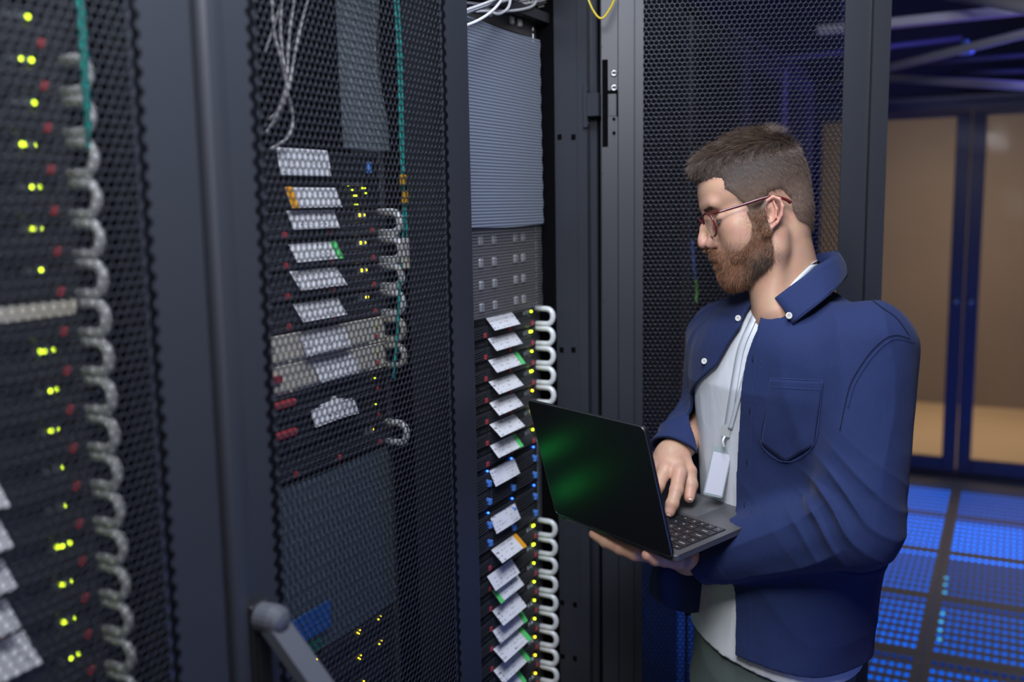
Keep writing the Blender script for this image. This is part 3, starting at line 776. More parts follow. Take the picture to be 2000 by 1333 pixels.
for i in range(2):
    k = i
    t, z0, z1 = box_unit(XR2, k, '%s of the two dark servers with a long red bar, under the beige ones' % ('upper', 'lower')[i], 'dark servers with red bars', M_DARK, led=[(-.036, .012)])
    MB().box(.93, 1.125 - .0 * i, YF - .016, YF - .006, z0 + .026, z0 + .037, .002).build('release_bar', M_RED, t)
    for dx in (-.03, -.062): MB().disc_stack((XR2 + dx, YF - .006, z0 + .012), (0, -1, 0), [(0, .004), (.002, .004), (.003, .002)], 12).build('push_button', M_RED, t, True)
    for q in range(3):
        g = MB().box(1.0 + q * .115, 1.1 + q * .115, YF - .009, YF - .006, z0 + .003, z0 + .022, .0008)
        for w in range(3): g.tube(curved_rib(1.003 + q * .115, 1.097 + q * .115, z0 + .018 - w * .005, YF - .0098, .001), .001, 4)
        g.build('drive_bay', M_RIB, t)
    if i == 0: tag_part(t, 1.163, 1.275, z0 + .016, .034, lift=.012, curl=.010)
server(XR2, 2, 'lone silver-handled server in the middle cabinet, directly above the plastic curtain', G2, tagk=None, leds=(-.045,), ledm=M_LEDY)
wavy_sheet('plastic_curtain', .90, 1.372, zl(9.35), zl(3.1), YF - .006, M_CURTAIN, 'grey-green translucent plastic curtain in the lower middle cabinet', amp=.003)
q0 = onY(575, 1185, YF - .012); q1 = onY(642, 1150, YF - .012)
t = thing('info_card', (q0[0], YF - .012, q0[2]), 'blue card fixed to the lower left of the plastic curtain', 'card')
MB().box(min(q0[0], q1[0]) - .012, q1[0], YF - .0145, YF - .0125, 1.044, 1.088, .0005).build('card', mat('blue_card', (.02, .16, .55), .5), t)
q0 = onY(600, 1255, YF - .012)
t = thing('info_card', (q0[0], YF - .012, q0[2]), 'dark green card under the blue card on the plastic curtain', 'card')
MB().box(q0[0] - .04, q0[0] + .035, YF - .0145, YF - .0125, 1.016, 1.036, .0005).build('card', mat('green_card', (.01, .18, .12), .5), t)
for i in range(4):
    k = 9.45 + i * 1.0
    leds = [(-.045, .006), (-.052, .009), (-.106, .006), (-.112, .008), (-.109, .011), (-.22, .007), (-.226, .009), (-.33, .008)] if i < 2 else [(-.1, .01), (-.24, .012)]
    t, z0, z1 = box_unit(XR2, k, '%s dark patch panel with small yellow lights below the plastic curtain' % ('uppermost', 'second', 'third', 'lowest')[i], 'patch panels below the plastic curtain', M_RIB, name='patch_panel', led=leds, ledm=M_LEDY)
    g = MB()
    for q in range(20): g.box(.915 + q * .0222, .931 + q * .0222, YF - .0075, YF - .006, z0 + .01, z0 + .024)
    g.build('port_socket', M_DARK, t)
# clear bubble sheet, rail and bundle at the top of the middle cabinet
wavy_sheet('bubble_sheet', 1.262, 1.372, HC + .088, 2.16, YF - .016, M_BUBBLE, 'pale translucent bubble sheet hanging at the top of the middle cabinet', amp=.003, right_wave=.012)
GC = 'pale cables tied together in the middle cabinet'
LC = 'pale hanging cable in the tied bundle in the middle cabinet'
for c in [[(530, -30, .93), (535, 60, .925), (552, 130, .92), (562, 180, .915), (572, 235, .92), (560, 270, .92), (528, 292, .93)],
          [(552, -30, .93), (548, 60, .925), (556, 140, .915), (560, 180, .91), (548, 215, .92), (530, 250, .93)],
          [(580, -30, .93), (566, 60, .92), (560, 150, .91), (557, 180, .91), (540, 225, .92), (520, 260, .93)],
          [(610, -30, .93), (590, 40, .92), (575, 110, .915), (563, 175, .905), (548, 210, .915), (525, 235, .93)],
          [(560, -30, .94), (535, 50, .93), (518, 100, .93)]]:
    cable(c, .0025, M_GREYC, LC, GC)
def fibre(pts, lab):
    o = cable(pts, .0024, M_TEAL, lab, name='fibre_cable'); return o
fibre([(770, -20, .90), (778, 120, .90), (783, 300, .90), (786, 350, .90), (788, 430, .90), (785, 500, .90), (781, 560, .90), (775, 660, .90), (768, 740, .90)], 'long teal fibre cable hanging down the middle cabinet')
fibre([(777, -20, .897), (784, 120, .897), (788, 300, .897), (788, 350, .897), (793, 420, .897), (795, 464, .897)], 'second teal fibre cable, ending in white connectors, middle cabinet')
fibre([(150, -30, .90), (157, 60, .90), (163, 150, .90), (169, 230, .90), (172, 290, .90)], 'teal fibre cable hanging in the nearest cabinet')
fibre([(158, -30, .895), (165, 60, .895), (170, 150, .895), (175, 270, .895)], 'second teal fibre cable in the nearest cabinet')
for (px, py, h, lb) in ((787, 352, .018, 'upper amber clip on the teal fibre cables'), (791, 385, .02, 'lower amber clip on the teal fibre cables')):
    q = onY(px, py, .892); t = thing('cable_clip', q, lb, 'cable clip'); MB().box(q[0] - .005, q[0] + .005, .888, .896, q[2] - h / 2, q[2] + h / 2, .001).build('clip', M_AMBER, t)
for (px, lb) in ((787.5, 'left white fibre connector hanging in the middle cabinet'), (794, 'right white fibre connector hanging in the middle cabinet')):
    q = onY(px, 484, .89); t = thing('fibre_connector', q, lb, 'connector', 'white fibre connectors')
    MB().box(q[0] - .0034, q[0] + .0034, .886, .893, q[2] - .018, q[2] + .016, .001).build('sleeve', M_WHITEC, t); MB().box(q[0] - .0034, q[0] + .0034, .886, .893, q[2] - .034, q[2] - .018, .001).build('plug', M_BEIGE, t)
# nearest cabinet
G1 = 'one-unit servers behind the nearest perforated door'
LD = {-12: (-.042,), -11: (-.042,), -10: (-.04, -.055), -9: (-.038,), -8: (-.04, -.050), -7: (-.037, -.047), -6: (-.038, -.048), -5: None}
leds1 = [(-.042,), (-.042, -.055), (-.043,), (-.046, -.058, -.062), (-.045, -.055), (-.047, -.057), (-.052,), (-.052,), (-.045, -.056, -.06), (-.045, -.053), (-.047, -.056), (-.046,), (-.046,), (-.044, -.054, -.058), (-.046, -.057), (-.046, -.058), (-.045, -.055), (-.046,), (-.046,)]
for i in range(19):
    k = -11 + i
    tk = None
    if i >= 11: tk = dict(h=.032, lift=.022, dz=.006, dx=.0, w=.112)
    if i == 15: tk = dict(h=.034, lift=.026, dz=.006, dx=.012, w=.118)
    if i == 16: tk = dict(h=.032, lift=.022, c='green', dx=-.008)
    server(XR1, k, '%s server with silver handle behind the nearest perforated door%s' % (ORD[i], ', white tag' if tk else ''), G1, tagk=tk, leds=leds1[i], handles=(i > 0))
    if i == 7:
        q = zl(k); o = MB().box(XR1 - .30, XR1 - .012, YF - .009, YF - .0052, q - .021, q - .004, .001).build('front_label', M_BEIGE, [x for x in bpy.data.objects if x.get('label', '').startswith(ORD[i] + ' server with silver handle')][0])
        o['label'] = 'beige strip along the top of the front'

# cables seen through the swung door
cable([(1352, 470, .765), (1355, 520, .765), (1359, 545, .765)], .0045, mat('blue_grey_cable', (.10, .14, .42), .5), 'short blue-grey cable seen through the open perforated door, above a green one')
cable([(1359, 546, .765), (1361, 570, .765), (1359, 592, .765)], .0045, mat('green_cable_sheath', (.12, .34, .06), .5), 'short green cable seen through the open perforated door beside the man')
# ------------------------------------------------------------------ signed-distance modelling
def _cap(P, a, b, ra, rb):
    a = np.asarray(a); b = np.asarray(b); ab = b - a; t = np.clip(((P - a) @ ab) / (ab @ ab), 0, 1)
    return np.linalg.norm(P - a - t[:, None] * ab, axis=1) - (ra + (rb - ra) * t)
def _ell(P, c, r, R=None):
    Q = P - np.asarray(c)
    if R is not None: Q = Q @ R
    r = np.asarray(r); k0 = np.linalg.norm(Q / r, axis=1); k1 = np.linalg.norm(Q / (r * r), axis=1)
    return np.where(k1 > 1e-9, k0 * (k0 - 1) / np.maximum(k1, 1e-9), -r.min())
def smin(a, b, k):
    h = np.maximum(k - np.abs(a - b), 0) / k; return np.minimum(a, b) - h * h * k * .25
def smax(a, b, k): return -smin(-a, -b, k)
def chain(P, pts, rad):
    d = None
    for i in range(len(pts) - 1):
        c = _cap(P, pts[i], pts[i + 1], rad[i], rad[i + 1]); d = c if d is None else np.minimum(d, c)
    return d
def schain(P, pts, rad, k):
    d = None
    for i in range(len(pts) - 1):
        c = _cap(P, pts[i], pts[i + 1], rad[i], rad[i + 1]); d = c if d is None else smin(d, c, k)
    return d

def polygonise(fun, lo, hi, h, lip=1.25, levels=5):
    """narrow-band surface nets"""
    lo = np.asarray(lo, float); H = h * 2 ** levels
    n = np.ceil((np.asarray(hi) - lo) / H).astype(int)
    g = np.stack(np.meshgrid(*[np.arange(k) for k in n], indexing='ij'), -1).reshape(-1, 3)
    oct_ = np.array([(i, j, k) for i in (0, 1) for j in (0, 1) for k in (0, 1)])
    for lev in range(levels + 1):
        c = lo + (g + .5) * H
        d = fun(c); g = g[np.abs(d) < H * .87 * lip + (h * .6)]
        if lev == levels: break
        g = (g[:, None] * 2 + oct_[None]).reshape(-1, 3); H /= 2
    S = 1 << 20
    key = lambda q: (q[..., 0].astype(np.int64) * S + q[..., 1]) * S + q[..., 2]
    g = g[np.argsort(key(g))]; gk = key(g)
    cor = g[:, None] + oct_[None]
    ck = key(cor).ravel(); uk, inv = np.unique(ck, return_inverse=True)
    uq = np.stack([uk // (S * S), (uk // S) % S, uk % S], 1)
    D = fun(lo + uq * h)
    dc = D[inv].reshape(-1, 8)
    act = (dc.min(1) < 0) & (dc.max(1) >= 0)
    g = g[act]; dc = dc[act]; gk = gk[act]; cor = cor[act]
    acc = np.zeros((len(g), 3)); cnt = np.zeros(len(g))
    ed = [(a, b) for a in range(8) for b in range(a + 1, 8) if bin(a ^ b).count('1') == 1]
    for a, b in ed:
        m = (dc[:, a] < 0) != (dc[:, b] < 0)
        t = dc[m, a] / (dc[m, a] - dc[m, b])
        acc[m] += oct_[a] + (oct_[b] - oct_[a]) * t[:, None]; cnt[m] += 1
    V = lo + (g + acc / cnt[:, None]) * h
    F = []
    for ax, ci in ((0, 4), (1, 2), (2, 1)):
        s0 = dc[:, 0] < 0; s1 = dc[:, ci] < 0; m = s0 != s1
        o = [i for i in range(3) if i != ax]
        e1 = np.zeros(3, int); e1[o[0]] = 1; e2 = np.zeros(3, int); e2[o[1]] = 1
        base = g[m]; q = [base, base - e1, base - e1 - e2, base - e2]
        idx = []; ok = np.ones(len(base), bool)
        for c in q:
            kk = key(c); p = np.searchsorted(gk, kk); p = np.minimum(p, len(gk) - 1); ok &= gk[p] == kk; idx.append(p)
        f = np.stack(idx, 1); flip = s0[m] if ax != 1 else ~s0[m]
        f = np.where(flip[:, None], f, f[:, ::-1])[ok]; F.append(f)
    return V, np.concatenate(F)

def sdf_object(name, fun, lo, hi, h, m, parent=None, origin=None, levels=5, lip=1.25):
    V, F = polygonise(fun, lo, hi, h, lip, levels)
    me = fast_mesh(name, V - (wloc(parent) if parent is not None else np.asarray(origin if origin is not None else (0, 0, 0))), F, m)
    me.polygons.foreach_set('use_smooth', np.ones(len(F), bool)); me.update()
    o = bpy.data.objects.new(name, me); COL.objects.link(o)
    if parent is not None: o.parent = parent
    elif origin is not None: o.location = tuple(origin)
    return o, V

def poly_sd(x, z, poly):
    p = np.array(poly, float); q = np.roll(p, -1, 0); d2 = np.full(len(x), 1e9); ins = np.zeros(len(x), bool)
    for (ax, az), (bx, bz) in zip(p, q):
        ex, ez = bx - ax, bz - az; wx, wz = x - ax, z - az
        t = np.clip((wx * ex + wz * ez) / (ex * ex + ez * ez), 0, 1)
        d2 = np.minimum(d2, (wx - ex * t) ** 2 + (wz - ez * t) ** 2)
        c = ((az <= z) & (bz > z)) | ((bz <= z) & (az > z))
        if ez != 0: ins ^= c & (x < ax + (z - az) / ez * ex)
    d = np.sqrt(d2); return np.where(ins, -d, d)

def nz(P, f, seed=0.0):
    """cheap smooth noise in -1..1"""
    x, y, z = (P * f).T
    return (np.sin(x * 1.0 + 1.7 * np.sin(y * .9 + seed) + seed) + np.sin(y * 1.13 + 1.5 * np.sin(z * 1.07 + 2.1 + seed)) + np.sin(z * .97 + 1.6 * np.sin(x * 1.21 + 4.2 + seed))) / 3

def march(fun, px, py, d0=1.2, d1=2.4):
    """distance along the view ray to a surface (used to lay seams and patches on the cloth)"""
    px = np.atleast_1d(px).astype(float); py = np.atleast_1d(py).astype(float)
    D = CF[None] + ((px - 1000) / FPX)[:, None] * CR - ((py - 666.5) / FPX)[:, None] * CU
    L = np.linalg.norm(D, axis=1); t = np.full(len(px), d0)
    for _ in range(90):
        s = fun(CO + D * t[:, None]); t = np.minimum(t + s * .7 / L, d1)
    return CO + D * t[:, None]

# ------------------------------------------------------------------ laptop (held, so a thing of its own)
LPOS = CO + np.array([1.53834, .59462, -.56836])
def _rot(v):
    th = np.linalg.norm(v); k = v / th; K = np.array([[0, -k[2], k[1]], [k[2], 0, -k[0]], [-k[1], k[0], 0]])
    return np.eye(3) + math.sin(th) * K + (1 - math.cos(th)) * K @ K
LR = _rot(np.array([.04370652, -.11679808, -2.06755965])); LX, LY, LZ = LR[:, 0], LR[:, 1], LR[:, 2]
LWD, LDP, LANG = .3095, .2302, 1.7259          # width, depth, lid opening
def L2W(x, y, z): return LPOS + LX * x + LY * y + LZ * z
M_LAP = mat('dark_anodised_metal', (0.030, 0.031, 0.035), .30, .6)
M_LAPB = mat('dark_grey_palm_rest', (0.10, 0.10, 0.108), .42, .35)
M_KEY = mat('black_key', (0.016, 0.016, 0.02), .4)
M_KEYT = mat('pale_key_legend', (0.45, 0.47, 0.52), .5)
def rounded_slab(w0, w1, d0, d1, r, n=6):
    pts = []
    for cx, cy, a0 in ((w1 - r, d1 - r, 0), (w0 + r, d1 - r, 90), (w0 + r, d0 + r, 180), (w1 - r, d0 + r, 270)):
        for k in range(n + 1):
            a = math.radians(a0 + 90 * k / n); pts.append((cx + r * math.cos(a), cy + r * math.sin(a)))
    return pts
def slab(mb, fr, pts, zs):
    """stack of inset outlines -> soft-edged slab; zs = [(z, inset)]"""
    P = np.array(pts); c = P.mean(0); V = []; n = len(P)
    half = np.abs(P - c).max(0)
    for z, ins in zs:
        Q = c + (P - c) * (1 - ins / half)
        for x, y in Q: V.append(fr(x, y, z))
    F = [[i * n + k, i * n + (k + 1) % n, (i + 1) * n + (k + 1) % n, (i + 1) * n + k] for i in range(len(zs) - 1) for k in range(n)]
    F += [list(range(n))[::-1], [(len(zs) - 1) * n + k for k in range(n)]]
    mb.add(V, F)
lap = thing('laptop', L2W(0, LDP / 2, -.008), 'open dark grey laptop held by the man, its lid back towards the camera', 'laptop')
TH = .0125
mb = MB(); slab(mb, L2W, rounded_slab(-LWD / 2, LWD / 2, 0, LDP, .009), [(-TH, .004), (-TH + .0025, .0008), (-.0012, 0), (0, .0006)])
base = mb.build('base', M_LAPB, lap)
# lid frame: x along hinge, y' up the lid, z' = outward (away from the user)
LU = LY * math.cos(LANG) + LZ * math.sin(LANG); LN = np.cross(LX, LU)        # LN points out of the back of the lid?
if LN @ LY > 0: LN = -LN
def LID(x, y, z): return L2W(x, 0, -.001) + LU * y + LN * z
mb = MB(); slab(mb, LID, rounded_slab(-LWD / 2, LWD / 2, .001, LDP, .009), [(-.001, .0004), (0, 0), (.0042, .0003), (.0056, .0022)])
lid = mb.build('lid', M_LAP, lap)
mb = MB(); slab(mb, LID, rounded_slab(-LWD / 2 + .005, LWD / 2 - .005, .012, LDP - .005, .004), [(-.0016, 0), (-.0012, 0)])
mb.build('screen', mat('laptop_screen', (0.02, 0.03, 0.04), .2, emit=(0.35, 0.5, 0.8), estr=.25), lid)
mb = MB().tube([L2W(-LWD / 2 + .03, -.001, -.003), L2W(LWD / 2 - .03, -.001, -.003)], .0038, 10); mb.build('hinge', M_LAP, lap, True)
# thin bright chamfer along the lid's rim
rim = [LID(x, y, .0049) for x, y in rounded_slab(-LWD / 2 + .0003, LWD / 2 - .0003, .0015, LDP - .0002, .009, 5)]
mb = MB().tube(rim, .00065, 6, closed=True); o = mb.build('lid_rim', mat('bright_chamfer', (.32, .35, .38), .25, .9), lid, True); o['label'] = 'thin bright chamfered edge'
rim = [L2W(x, y, -.0008) for x, y in rounded_slab(-LWD / 2 + .0003, LWD / 2 - .0003, .0015, LDP - .0002, .009, 5)]
mb = MB().tube(rim, .0006, 6, closed=True); mb.build('base_rim', mat('dull_chamfer', (.16, .165, .18), .3, .8), base, True)
# keyboard: fourteen columns, six rows
kx0, kx1, ky0, ky1 = -LWD / 2 + .014, LWD / 2 - .014, .022, .134
mb = MB(); slab(mb, L2W, rounded_slab(kx0, kx1, ky0, ky1, .003), [(-.0004, 0), (.0003, .0)]); kb = mb.build('keyboard', M_KEY, lap)
rows = [([1.0] * 14, .6), ([1.0] * 13 + [1.5], 1), ([1.5] + [1.0] * 12 + [1.0], 1), ([1.8] + [1.0] * 11 + [1.7], 1), ([2.3] + [1.0] * 10 + [2.2], 1), ([1, 1, 1.1, 1.3, 5.2, 1.3, 1, 1, 1, 1], 1)]
tot = sum(r[1] for r in rows); y = ky0; leg = MB(); keys = MB()
for ws, hh in rows:
    rh = (ky1 - ky0) * hh / tot; W_ = sum(ws); x = kx0
    for i, w in enumerate(ws):
        kw = (kx1 - kx0) * w / W_
        slab(keys, L2W, rounded_slab(x + .0011, x + kw - .0011, y + .0011, y + rh - .0011, .0012, 2), [(.0002, 0), (.0013, .0001), (.0017, .0006)])
        n = 2 if w < 1.4 else 6
        if w < 4:
            cx = x + kw * .5; cy = y + rh * .5
            for q in range(n):
                dx = (q - (n - 1) / 2) * .0021; hgt = .0013 + .0006 * rng.random()
                leg.obox(L2W(cx + dx, cy, .00185), LX, LY, LZ, .00055, hgt * .8, .0001)
        x += kw
    y += rh
ks = keys.build('key', M_KEY, lap); ks.name = 'key_set'; ks.parent = kb; ks.location = tuple(np.array(ks.location) + wloc(lap) - wloc(lap))
ks['kind'] = 'stuff'
lg = leg.build('key_legend', M_KEYT, lap); lg.parent = kb
mb = MB(); slab(mb, L2W, rounded_slab(-.062, .062, .142, .222, .004), [(.0001, 0), (.0003, .0)]); mb.build('touchpad', mat('touchpad_glass', (0.13, 0.13, 0.14), .3, .2), lap)

# ------------------------------------------------------------------ the man: joints
HS = 1.72 / FPX
_ph, _th = math.radians(14), 0.0
HF_ = -math.cos(_th) * math.cos(_ph) * CR - math.sin(_ph) * CU - math.sin(_th) * math.cos(_ph) * CF
HU_ = -math.cos(_th) * math.sin(_ph) * CR + math.cos(_ph) * CU - math.sin(_th) * math.sin(_ph) * CF
HL_ = np.cross(HU_, HF_)
HCEN = PX(1490, 400, 1.72)
HB = np.stack([HF_, HL_, HU_], 1)
def h2w(x, y, z): return HCEN + (HF_ * x + HL_ * y + HU_ * z) / 1000
RH = np.array([CR[0], CR[1], 0]); RH /= np.linalg.norm(RH); FH = np.array([CF[0], CF[1], 0]); FH /= np.linalg.norm(FH); ZH = np.array([0, 0, 1.0])
BA = math.radians(55)
BF = -math.sin(BA) * RH - math.cos(BA) * FH; BL = math.cos(BA) * RH - math.sin(BA) * FH
TC = PX(1537, 640, 1.765)                      # middle of the chest at shoulder height
def b2w(l, f, z): return TC + BL * l + BF * f + ZH * z
LSH = PX(1693, 668, 1.63); LEL = PX(1700, 1033, 1.585); LWR = PX(1345, 1092, 1.740)
RSH = PX(1412, 655, 1.90); REL = PX(1400, 800, 1.990); RWR = PX(1312, 888, 1.830)

def head_sdf(Pw):
    P = (Pw - HCEN) @ HB * 1000.0
    A = P.copy(); A[:, 1] = np.abs(A[:, 1])     # mirrored half
    d = _ell(P, (6, 0, 42), (92, 73, 80))
    d = smin(d, _ell(P, (60, 0, 33), (43, 54, 45)), 22)
    d = smin(d, _ell(P, (-42, 0, -20), (38, 50, 48)), 30)
    d = smin(d, _ell(P, (46, 0, -38), (50, 54, 66)), 18)
    d = smin(d, _cap(A, (98, 0, 19), (91, 36, 19), 7.5, 7.5), 14)
    d = smin(d, _ell(A, (62, 42, -24), (24, 17, 17)), 26)
    d = smin(d, _ell(P, (74, 0, -70), (26, 27, 30)), 16)
    d = smin(d, _ell(P, (77, 0, -105), (20, 24, 17)), 14)
    d = smin(d, _cap(A, (2, 56, -30), (12, 51, -82), 12, 13), 18)
    d = smin(d, _ell(A, (52, 36, -52), (34, 22, 30)), 22)
    d = smin(d, _cap(A, (12, 51, -82), (76, 16, -108), 13, 13), 18)
    d = smin(d, _cap(P, (20, 0, -85), (60, 0, -100), 30, 22), 18)
    # eye sockets, lids
    d = smax(d, -_ell(A, (104, 31, -6), (19, 16, 12)), 12)
    d = smin(d, _ell(A, (79, 31, -9), (14.5, 15, 13.5)), 3)
    d = smax(d, -_cap(A, (96, 22, -14.5), (88, 42, -12.5), 1.5, 1.3), 2.0)
    d = smax(d, -_cap(A, (92, 18, -1), (90, 40, .5), 1.0, 1.0), 3)
    # nose
    n = schain(P, [(96, 0, 10), (100.5, 0, 2), (109, 0, -16), (117, 0, -33)], [7, 6.5, 7.5, 8.5], 5)
    n = smin(n, _ell(P, (117.5, 0, -41), (9.5, 10, 9)), 5)
    n = smin(n, _ell(A, (106, 12.5, -45), (11, 7, 8.5)), 5)
    n = smin(n, _cap(A, (100, 9, -10), (104, 15, -38), 6, 6), 9)
    n = smax(n, -_ell(A, (111, 7.5, -53.5), (5.5, 3.2, 4.5)), 2)
    n = smax(n, -_cap(A, (98, 20, -34), (98, 20, -46), 2, 2), 3)
    d = smin(d, n, 8)
    # lips
    d = smin(d, schain(A, [(100.5, 0, -69), (97, 10, -71), (89, 22, -77)], [4.6, 4.4, 2.5], 4), 4)
    d = smin(d, schain(A, [(98, 0, -83), (95, 10, -82), (88, 20, -78)], [5.4, 5, 2.5], 4), 4)
    d = smax(d, -schain(A, [(106, 0, -76), (100, 10, -76), (90, 23, -78)], [1.6, 1.5, 1.2], 2), 3)
    # ears
    ca_, sa_ = math.cos(math.radians(14)), math.sin(math.radians(14)); q = A - np.array([10.0, 0, -25.0])
    q = q / np.array([.88, 1, .94]); E = np.stack([q[:, 0] * ca_ + q[:, 2] * sa_ - 20, A[:, 1] + 2, -q[:, 0] * sa_ + q[:, 2] * ca_ - 17], 1)
    ex = 0.0
    e = _ell(E, (-20 + ex, 74, -14), (16, 5, 27))
    e = smin(e, _ell(E, (-10 + ex, 71, -18), (12, 8, 20)), 5)
    hel = schain(E, [(-7 + ex, 76, -22), (-4 + ex, 77.5, -8), (-9 + ex, 80, 6), (-20 + ex, 83, 13), (-31 + ex, 86, 9), (-37 + ex, 87, -4), (-35 + ex, 85, -19), (-28 + ex, 82, -32), (-17 + ex, 77, -42)], [2.6, 3.0, 3.3, 3.6, 3.7, 3.6, 3.4, 3.2, 4.4], 2)
    e = smin(e, hel, 3)
    e = smin(e, _ell(E, (-11 + ex, 76, -43), (7.5, 4.2, 8.0)), 4)
    e = smin(e, schain(E, [(-22 + ex, 81, 5), (-27 + ex, 82.5, -8), (-25 + ex, 81.5, -22), (-17 + ex, 79, -31)], [2.4, 2.6, 2.6, 3.0], 2), 3)
    e = smax(e, -_ell(E, (-15 + ex, 84, -17), (7.5, 9, 12.5)), 3)
    e = smax(e, -schain(E, [(-12 + ex, 84.5, 4), (-22 + ex, 87, 8.5), (-31 + ex, 89, 1), (-31.5 + ex, 88, -12)], [1.8, 1.8, 1.8, 1.8], 1), 2)
    e = smin(e, _ell(E, (-4.5 + ex, 77, -20), (3.6, 4.2, 6)), 2.5)
    d = smin(d, e, 5)
    return d / 1000.0

NK0 = PX(1521, 470, 1.725); NK1 = PX(1549, 610, 1.745)
# right (typing) hand and left (carrying) hand as finger chains
def tip_on_base(px, py, lift):
    v = CF + (px - 1000) / FPX * CR - (py - 666.5) / FPX * CU
    t = ((LPOS + LZ * lift - CO) @ LZ) / (v @ LZ); return CO + v * t
RT = tip_on_base(1308, 1001, .0125)
rd = (RT - CO) @ CF
RK = PX(1327, 925, rd + .040)
FING_R = [  # index, middle, ring, little, thumb
    ([RK, PX(1321, 958, rd + .018), PX(1313, 985, rd + .004), RT], [.0132, .0120, .0112, .0096]),
    ([PX(1300, 918, rd + .052), PX(1285, 950, rd + .030), PX(1272, 982, rd + .024), PX(1266, 1008, rd + .030)], [.0130, .0118, .0108, .0092]),
    ([PX(1288, 916, rd + .070), PX(1270, 944, rd + .052), PX(1258, 974, rd + .048), PX(1254, 998, rd + .056)], [.011, .0095, .0088, .0074]),
    ([PX(1276, 912, rd + .092), PX(1256, 934, rd + .080), PX(1244, 956, rd + .078), PX(1240, 975, rd + .082)], [.0098, .0085, .0078, .0068]),
    ([PX(1330, 896, rd + .085), PX(1345, 922, rd + .062), PX(1349, 948, rd + .047), PX(1346, 972, rd + .034)], [.0180, .0142, .0126, .0102])]
lw = lambda x, y, z: L2W(x, y, z)
FING_KL = PX(1238, 1069, 1.705)
# left hand lies palm up under the base; -TH is the underside
u = -TH
LKn = [FING_KL, FING_KL + LY * .022, FING_KL + LY * .043 + LX * .003, FING_KL + LY * .062 + LX * .008]
FING_L = [
    ([PX(1240, 1081, 1.700), PX(1212, 1071, 1.718), PX(1184, 1058, 1.738), PX(1161, 1044, 1.755)], [.0135, .0124, .0118, .0100]),
    ([LKn[1], LKn[1] - LX * .042, LKn[1] - LX * .068, LKn[1] - LX * .090], [.0118, .0104, .0094, .0080]),
    ([LKn[2], LKn[2] - LX * .040, LKn[2] - LX * .065, LKn[2] - LX * .086], [.0112, .0098, .0090, .0076]),
    ([LKn[3], LKn[3] - LX * .030, LKn[3] - LX * .050, LKn[3] - LX * .067], [.0098, .0085, .0078, .0068]),
    ([PX(1322, 1096, 1.675), PX(1298, 1093, 1.655), PX(1280, 1092, 1.645), PX(1265, 1085, 1.640)], [.0150, .0125, .0115, .0105])]

def hand(P, wr, K, F, el, side):
    d = None
    # palm between wrist and the four knuckles
    for i in range(4):
        c = _cap(P, wr + (K[i] - wr) * .12 + (K[i] - K[1]) * .25, K[i], .0145, .0120); d = c if d is None else smin(d, c, .016)
    for i in range(3):
        c = _cap(P, wr * .45 + K[i] * .55, wr * .45 + K[i + 1] * .55, .0135, .0135); d = smin(d, c, .014)
    for i, (pts, rad) in enumerate(F):
        if i == 4: pts = [wr * .62 + pts[0] * .38] + list(pts); rad = [.014] + list(rad)
        c = schain(P, pts, rad, .0035)
        # knuckle swellings
        for q in (1, 2): c = smin(c, np.linalg.norm(P - pts[-1 - q], axis=1) - rad[-1 - q] * 1.03, .003)
        d = smin(d, c, .0065)
    d = smin(d, _cap(P, el, wr, .026, .0265), .015)
    return d

def body_sdf(P):
    d = np.full(len(P), 1.0)
    def near(c, r): return np.linalg.norm(P - c, axis=1) < r
    m = near(HCEN, .26)
    d = np.minimum(1.0, np.linalg.norm(P - HCEN, axis=1) - .15)
    d = np.maximum(d, .02)
    hd = d.copy()
    if m.any(): hd[m] = head_sdf(P[m])
    d = hd
    nk = _cap(P, NK0, NK1, .0545, .060)
    nk = smin(nk, _cap(P, h2w(25, 0, -80), PX(1520, 610, 1.70), .030, .040), .03)
    d = smin(d, nk, .022)
    # Adam's apple and neck tendon
    d = smin(d, _cap(P, h2w(0, 52, -60), PX(1508, 600, 1.685), .010, .012), .02)
    tor = _cap(P, b2w(-.13, -.01, -.06), b2w(.12, -.01, -.06), .06, .06)
    tor = smin(tor, _cap(P, b2w(0, 0, -.08), b2w(0, 0, -.62), .085, .085), .08)
    tor = smin(tor, _cap(P, NK1, b2w(0, 0, -.1), .055, .07), .06)
    for s in (-.09, .09): tor = smin(tor, _cap(P, b2w(s * .8, 0, -.62), b2w(s, 0, -1.05), .06, .05), .04)
    d = smin(d, tor, .04)
    for sh, el, wr, K, F, sd in ((RSH, REL, RWR, [f[0][0] for f in FING_R[:4]], FING_R, 'r'), (LSH, LEL, LWR, [f[0][0] for f in FING_L[:4]], FING_L, 'l')):
        d = smin(d, _cap(P, sh, el, .042, .030), .03)
        mm = np.linalg.norm(P - wr, axis=1) < .33
        hh = np.maximum(np.linalg.norm(P - wr, axis=1) - .28, .03)
        if mm.any(): hh[mm] = hand(P[mm], wr, K, F, el, sd)
        d = smin(d, hh, .008)
        d = smin(d, _cap(P, el, wr, .026, .0265), .01)
    return d

